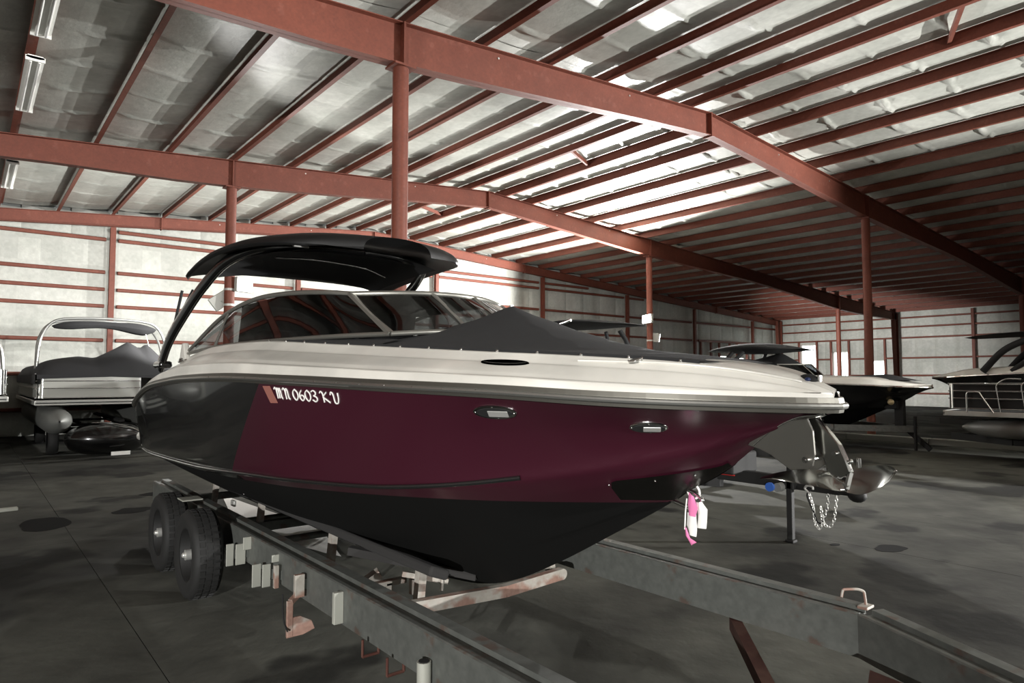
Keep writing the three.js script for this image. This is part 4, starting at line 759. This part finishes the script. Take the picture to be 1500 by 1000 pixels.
// safety chains with hook: single links
function chain(label, pts) {
  const c = thing('safety_chain', label, 'chain', [0, 0, 0], 'safety chains on the black trailer tongue');
  const cv = new THREE.CatmullRomCurve3(pts), L = cv.getLength(), n = Math.round(L / .034), g0 = new THREE.TorusGeometry(.0155, .0052, 6, 14).scale(.78, 1.35, 1);
  for (let i = 0; i < n; i++) { const p = cv.getPointAt((i + .5) / n), t = cv.getTangentAt((i + .5) / n); const g = g0.clone().rotateY(i % 2 ? Math.PI / 2 : .2); g.applyQuaternion(new THREE.Quaternion().setFromUnitVectors(V(0, 1, 0), t)).translate(p.x, p.y, p.z); part('link', g, M.zinc, c); }
  return c;
}
{
  const P = (px, py, x = 6.66) => pxOnX(px, py, x);
  const c1 = chain('zinc safety chain ending in an open hook', [P(1185, 722), P(1191, 742), P(1195, 768), P(1200, 774), P(1206, 760), P(1212, 742), P(1213, 724)]);
  part('hook', tube([P(1184, 721), P(1179, 715), P(1183, 711), P(1190, 713), P(1191, 717)], .012, 24, 8), M.zinc, c1);
  chain('zinc safety chain hung in a loop under the coupler', [P(1202, 742, 6.7), P(1206, 764, 6.7), P(1213, 772, 6.7), P(1220, 766, 6.7), P(1224, 744, 6.7), P(1226, 720, 6.72)]);
}
// dark boat with pale deck beyond, bow towards the kerb
sportBoat('motor_boat', 'dark hulled covered boat with pale deck strip beside the thick round post', 17.0, -5.7, 0, { L: 7.4, beam: 2.5, dy: -.13, side: M.blackGel, deck: M.white, covers: [[.25, 2.6, .9, .10, .72], [2.5, 6.8, 3.6, .62, .9]], tower: { s: 4.7, h: 2.42, len: 2.6, w: 1.05, rake: .5, r: .06, th: .15 }, shield: 2.5 });
{ const t = trailer('dark trailer with winch post under the covered boat', 17.0, -6.6, 0, 7, { mat: M.galv, y: .5 });
  part('winch_post', [rbox([0, .85, .2], [.16, .8, .2], .02), rbox([0, 1.05, .05], [.3, .2, .3], .03)], M.blackPaint, t);
  part('winch_handle', [ball([-.3, 1.12, .12], .07, 1, 1, 1, 14)], M.amber, t); part('tongue_jack', [rod(V(-.1, .02, .55), V(-.1, .8, .55), .035), bar(V(.06, .5, .3), V(.05, .05, .8), .08, .1)], M.blackPaint, t); }
// wakeboard boat facing away at the frame's edge
sportBoat('wakeboard_boat', 'cream decked wakeboard boat with black tower behind the railed pontoon boat', 20.6, -6.9, Math.PI, { L: 7.0, beam: 2.5, dy: .08, drop: -.12, side: M.blackGel, deck: M.white, covers: [[3.4, 6.6, 4.4, .3, .8]], tower: { s: 1.3, h: 2.72, len: 3.0, w: 1.0, rake: -1.25, r: .08 }, shield: 4.6 });
trailer('dark trailer under the cream decked wakeboard boat', 20.6, -6.2, Math.PI, 6.6);

// ---------------------------------------------------------------- pontoon boats
function pontoon(label, x, z, turn, o) {
  const b = thing('pontoon_boat', label, 'pontoon boat', [x, 0, z], 'pontoon boats on trailers'); b.rotation.y = turn;
  const W = o.W ?? 2.5, L = o.L ?? 6.5, yd = o.deck ?? 1.18;
  part('deck', rbox([0, yd - .05, -L / 2], [W, .1, L], .02), M.blackPaint, b);
  part('deck_trim', [rbox([0, yd - .02, .02], [W + .03, .055, .04], .012), rbox([0, yd - .085, .02], [W + .03, .04, .035], .012), ...[-1, 1].map(s => rbox([s * (W / 2 + .01), yd - .05, -L / 2], [.035, .1, L], .012))], M.polish, b);
  for (const sd of [-1, 1]) { const r = o.r ?? .3, z0 = o.z0 ?? 0, cx = sd * (W / 2 - .4), cy = yd - .1 - r - .04;
    part('pontoon_tube', [cyl([cx, cy, -L / 2 - .1 - z0 / 2], r, L - .5 - z0, [Math.PI / 2, 0, 0], 32), new THREE.LatheGeometry([[r, 0], [r * .96, .18], [r * .8, .42], [r * .5, .62], [.02, .74]].map(p => new THREE.Vector2(...p)), 32).rotateX(Math.PI / 2).scale(1, 1, 1).translate(cx, cy, -.36 - z0)], o.tube ?? M.aluDull, b);
    part('tube_bracket', [box([cx, yd - .12, -L * .3], [.3, .08, .5]), box([cx, yd - .12, -L * .7], [.3, .08, .5])], M.aluDull, b); }
  const fh = o.fence ?? .52, gap = o.gap;
  const panel = (x0, x1, zz) => { const c = (x0 + x1) / 2, w = x1 - x0; part('fence_panel', rbox([c, yd + .05 + fh / 2, zz], [w, fh, .03], .01), o.panel ?? M.panelGrey, b); part('fence_rail', [.02, .42, .72, 1].map(f => rbox([c, yd + .04 + fh * f, zz + .02], [w, f === 1 ? .04 : .022, .035], .008)), M.chrome, b); };
  if (gap) { panel(-W / 2 + .12, gap[0], -.06); panel(gap[1], W / 2 - .12, -.06); part('gate_post', [box([gap[0], yd + fh / 2, -.06], [.03, fh, .04]), box([gap[1], yd + fh / 2, -.06], [.03, fh, .04])], M.alu, b); } else panel(-W / 2 + .12, W / 2 - .12, -.06);
  for (const sd of [-1, 1]) { part('fence_panel', rbox([sd * (W / 2 - .03), yd + .05 + fh / 2, -L * .5], [.03, fh, L - .3], .01), o.panel ?? M.panelGrey, b); part('corner_panel', grid(10, 3, (u, v) => { const a = u * Math.PI / 2; return [sd * (W / 2 - .15 + .13 * Math.sin(a)), yd + .05 + fh * v, -.17 + .12 * Math.cos(a)]; }), M.chrome, b);
    part('fence_rail', [.02, .42, .72, 1].map(f => rbox([sd * (W / 2 - .01), yd + .04 + fh * f, -L * .5], [.035, .03, L - .3], .008)), M.chrome, b); }
  if (o.cover) part('mooring_cover', [grid(40, 40, (u, v) => { const t = u * 2 - 1, zz = lerp(.04, -L + .1, v), e = Math.pow(1 - Math.pow(Math.abs(t), 8), .5) * Math.min(1, Math.pow(clamp(Math.min(v * 9, (1 - v) * 9)), .5)); let h = 0; for (const [px_, pz, ph, rr] of o.cover) h = Math.max(h, ph * Math.pow(Math.max(0, 1 - Math.hypot((t * W / 2 - px_) / rr, (zz - pz) / (rr * 1.6))), 1.2)); return [t * (W / 2 + .02), yd + fh + .02 + ((o.rise ?? .14) + .5 * h) * e, zz]; }, true), ...[-1, 1].map(sd => grid(30, 4, (u, v) => [sd * (W / 2 + .025), yd + fh + .03 - .2 * v, lerp(.02, -L + .1, u)])), grid(30, 3, (u, v) => [lerp(-W / 2, W / 2, u), yd + fh + .03 - (.04 + .05 * Math.abs(u * 2 - 1)) * v, .045])], M.canvasGrey, b);
  if (o.bimini) { const Z = -o.bimini.z, h = o.bimini.h;
    for (const dz of [0, -.9]) part('bimini_frame', tube([[-W / 2 + .05, yd + fh, Z + dz * .2], [-W / 2 + .12, h - .5, Z + dz * .7], [-W / 2 + .42, h - .08, Z + dz], [0, h, Z + dz], [W / 2 - .42, h - .08, Z + dz], [W / 2 - .12, h - .5, Z + dz * .7], [W / 2 - .05, yd + fh, Z + dz * .2]], .03, 70, 8, false, .4), M.alu, b);
    part('bimini_boot', [grid(40, 8, (u, v) => { const t = u * 2 - 1, a = v * 6.2832, r = (.075 + .05 * smooth(.2, .85, u) * (1 - smooth(.85, 1, u)) + .02 * Math.sin(u * 9)) * Math.pow(1 - Math.pow(Math.abs(t), 6), .5); return [t * (W / 2 - .3), h - .1 - .12 * Math.pow(Math.abs(t), 4) - r * .8 + r * Math.sin(a), Z + .03 + r * .8 * Math.cos(a)]; })], M.canvas, b);
    part('bimini_strap', rod(V(W / 2 - .55, h - .3, Z + .05), V(W / 2 - .35, yd + fh + .1, Z + .3), .008), M.paper, b); }
  return b;
}
pontoon('silver pontoon boat under a dark cover near the white gable wall', 2.55, -17.3, 0, { W: 2.75, deck: 1.2, fence: .52, gap: [.58, .86], panel: M.panelGrey, rise: .3, cover: [[.42, -.75, 1.0, .9], [.8, -.75, .95, .6], [-.5, -1.2, .3, 1.2]], bimini: { z: 1.0, h: 3.08 } });
trailer('dark trailer under the covered silver pontoon boat', 2.55, -17.4, 0, 6.2, { y: .5, w: .75, axles: [.08, .6] });
{ const o = thing('tarp_bundle', 'glossy black wrapped bundle on the floor under the covered pontoon boat', 'bundle', [2.45, 0, -17.0]);
  part('wrap', grid(40, 24, (u, v) => { const a = u * 6.2832, p = v * Math.PI, n = 1 + .10 * (fbm(u, v, 5, 3) - .5); return [.78 * Math.cos(a) * Math.pow(Math.sin(p), .7) * n, .37 - .35 * Math.cos(p) * n, .45 * Math.sin(a) * Math.sin(p) * n]; }), M.gloss, o);
  part('name_plate', rbox([.2, .07, .48], [.36, .08, .02], .006), M.enamel, o); part('tie_band', [tube([[-.3, .72, .1], [.05, .70, .25], [.4, .6, .3], [.65, .45, .25]], .012, 30, 6)], M.chrome, o); }
pontoon('pontoon boat with chrome rails cut off at the edge beside the silver one', -.62, -17.1, 0, { W: 2.6, deck: 1.3, fence: .5, panel: M.alu, bimini: { z: .6, h: 2.85 } });
trailer('trailer under the edge pontoon boat with chrome rails', -.62, -17.2, 0, 6.2, { y: .52, w: .75, axles: [.3, .6] });
// railed pontoon boat at the frame's edge, its end towards the kerb
{
  const b = pontoon('dark railed pontoon boat with ladder facing the wakeboard boat', 16.75, -5.0, Math.PI, { W: 2.4, L: 6, deck: 1.02, fence: .5, panel: M.blackPaint, tube: M.aluDull, r: .2, z0: .55 });
  const lad = (x, z, w) => tube([[x, 1.0, z - w], [x, 1.32, z - w * .45], [x, 1.40, z - w * .3], [x, 1.40, z + w * .2], [x, 1.34, z + w * .3], [x, 1.0, z + w * .3]], .018, 40, 8, false, .3);
  part('boarding_rail', [lad(1.24, -.5, .34)], M.chrome, b);
  part('rail_hoop', [0, .4, .8, 1.2].map(d => tube([[1.23, 1.02, -.95 - d], [1.23, 1.52, -.9 - d], [1.23, 1.66, -1.05 - d], [1.23, 1.66, -1.3 - d]], .014, 24, 6, false, .3)), M.chrome, b);
  part('seat_back', rbox([.7, 1.4, -2.6], [.7, .7, .5], .1), M.panelGrey, b);
  trailer('dark trailer under the dark railed pontoon boat', 16.75, -4.8, Math.PI, 5.8, { y: .42, w: .7 });
}

renderer.render(scene, camera);
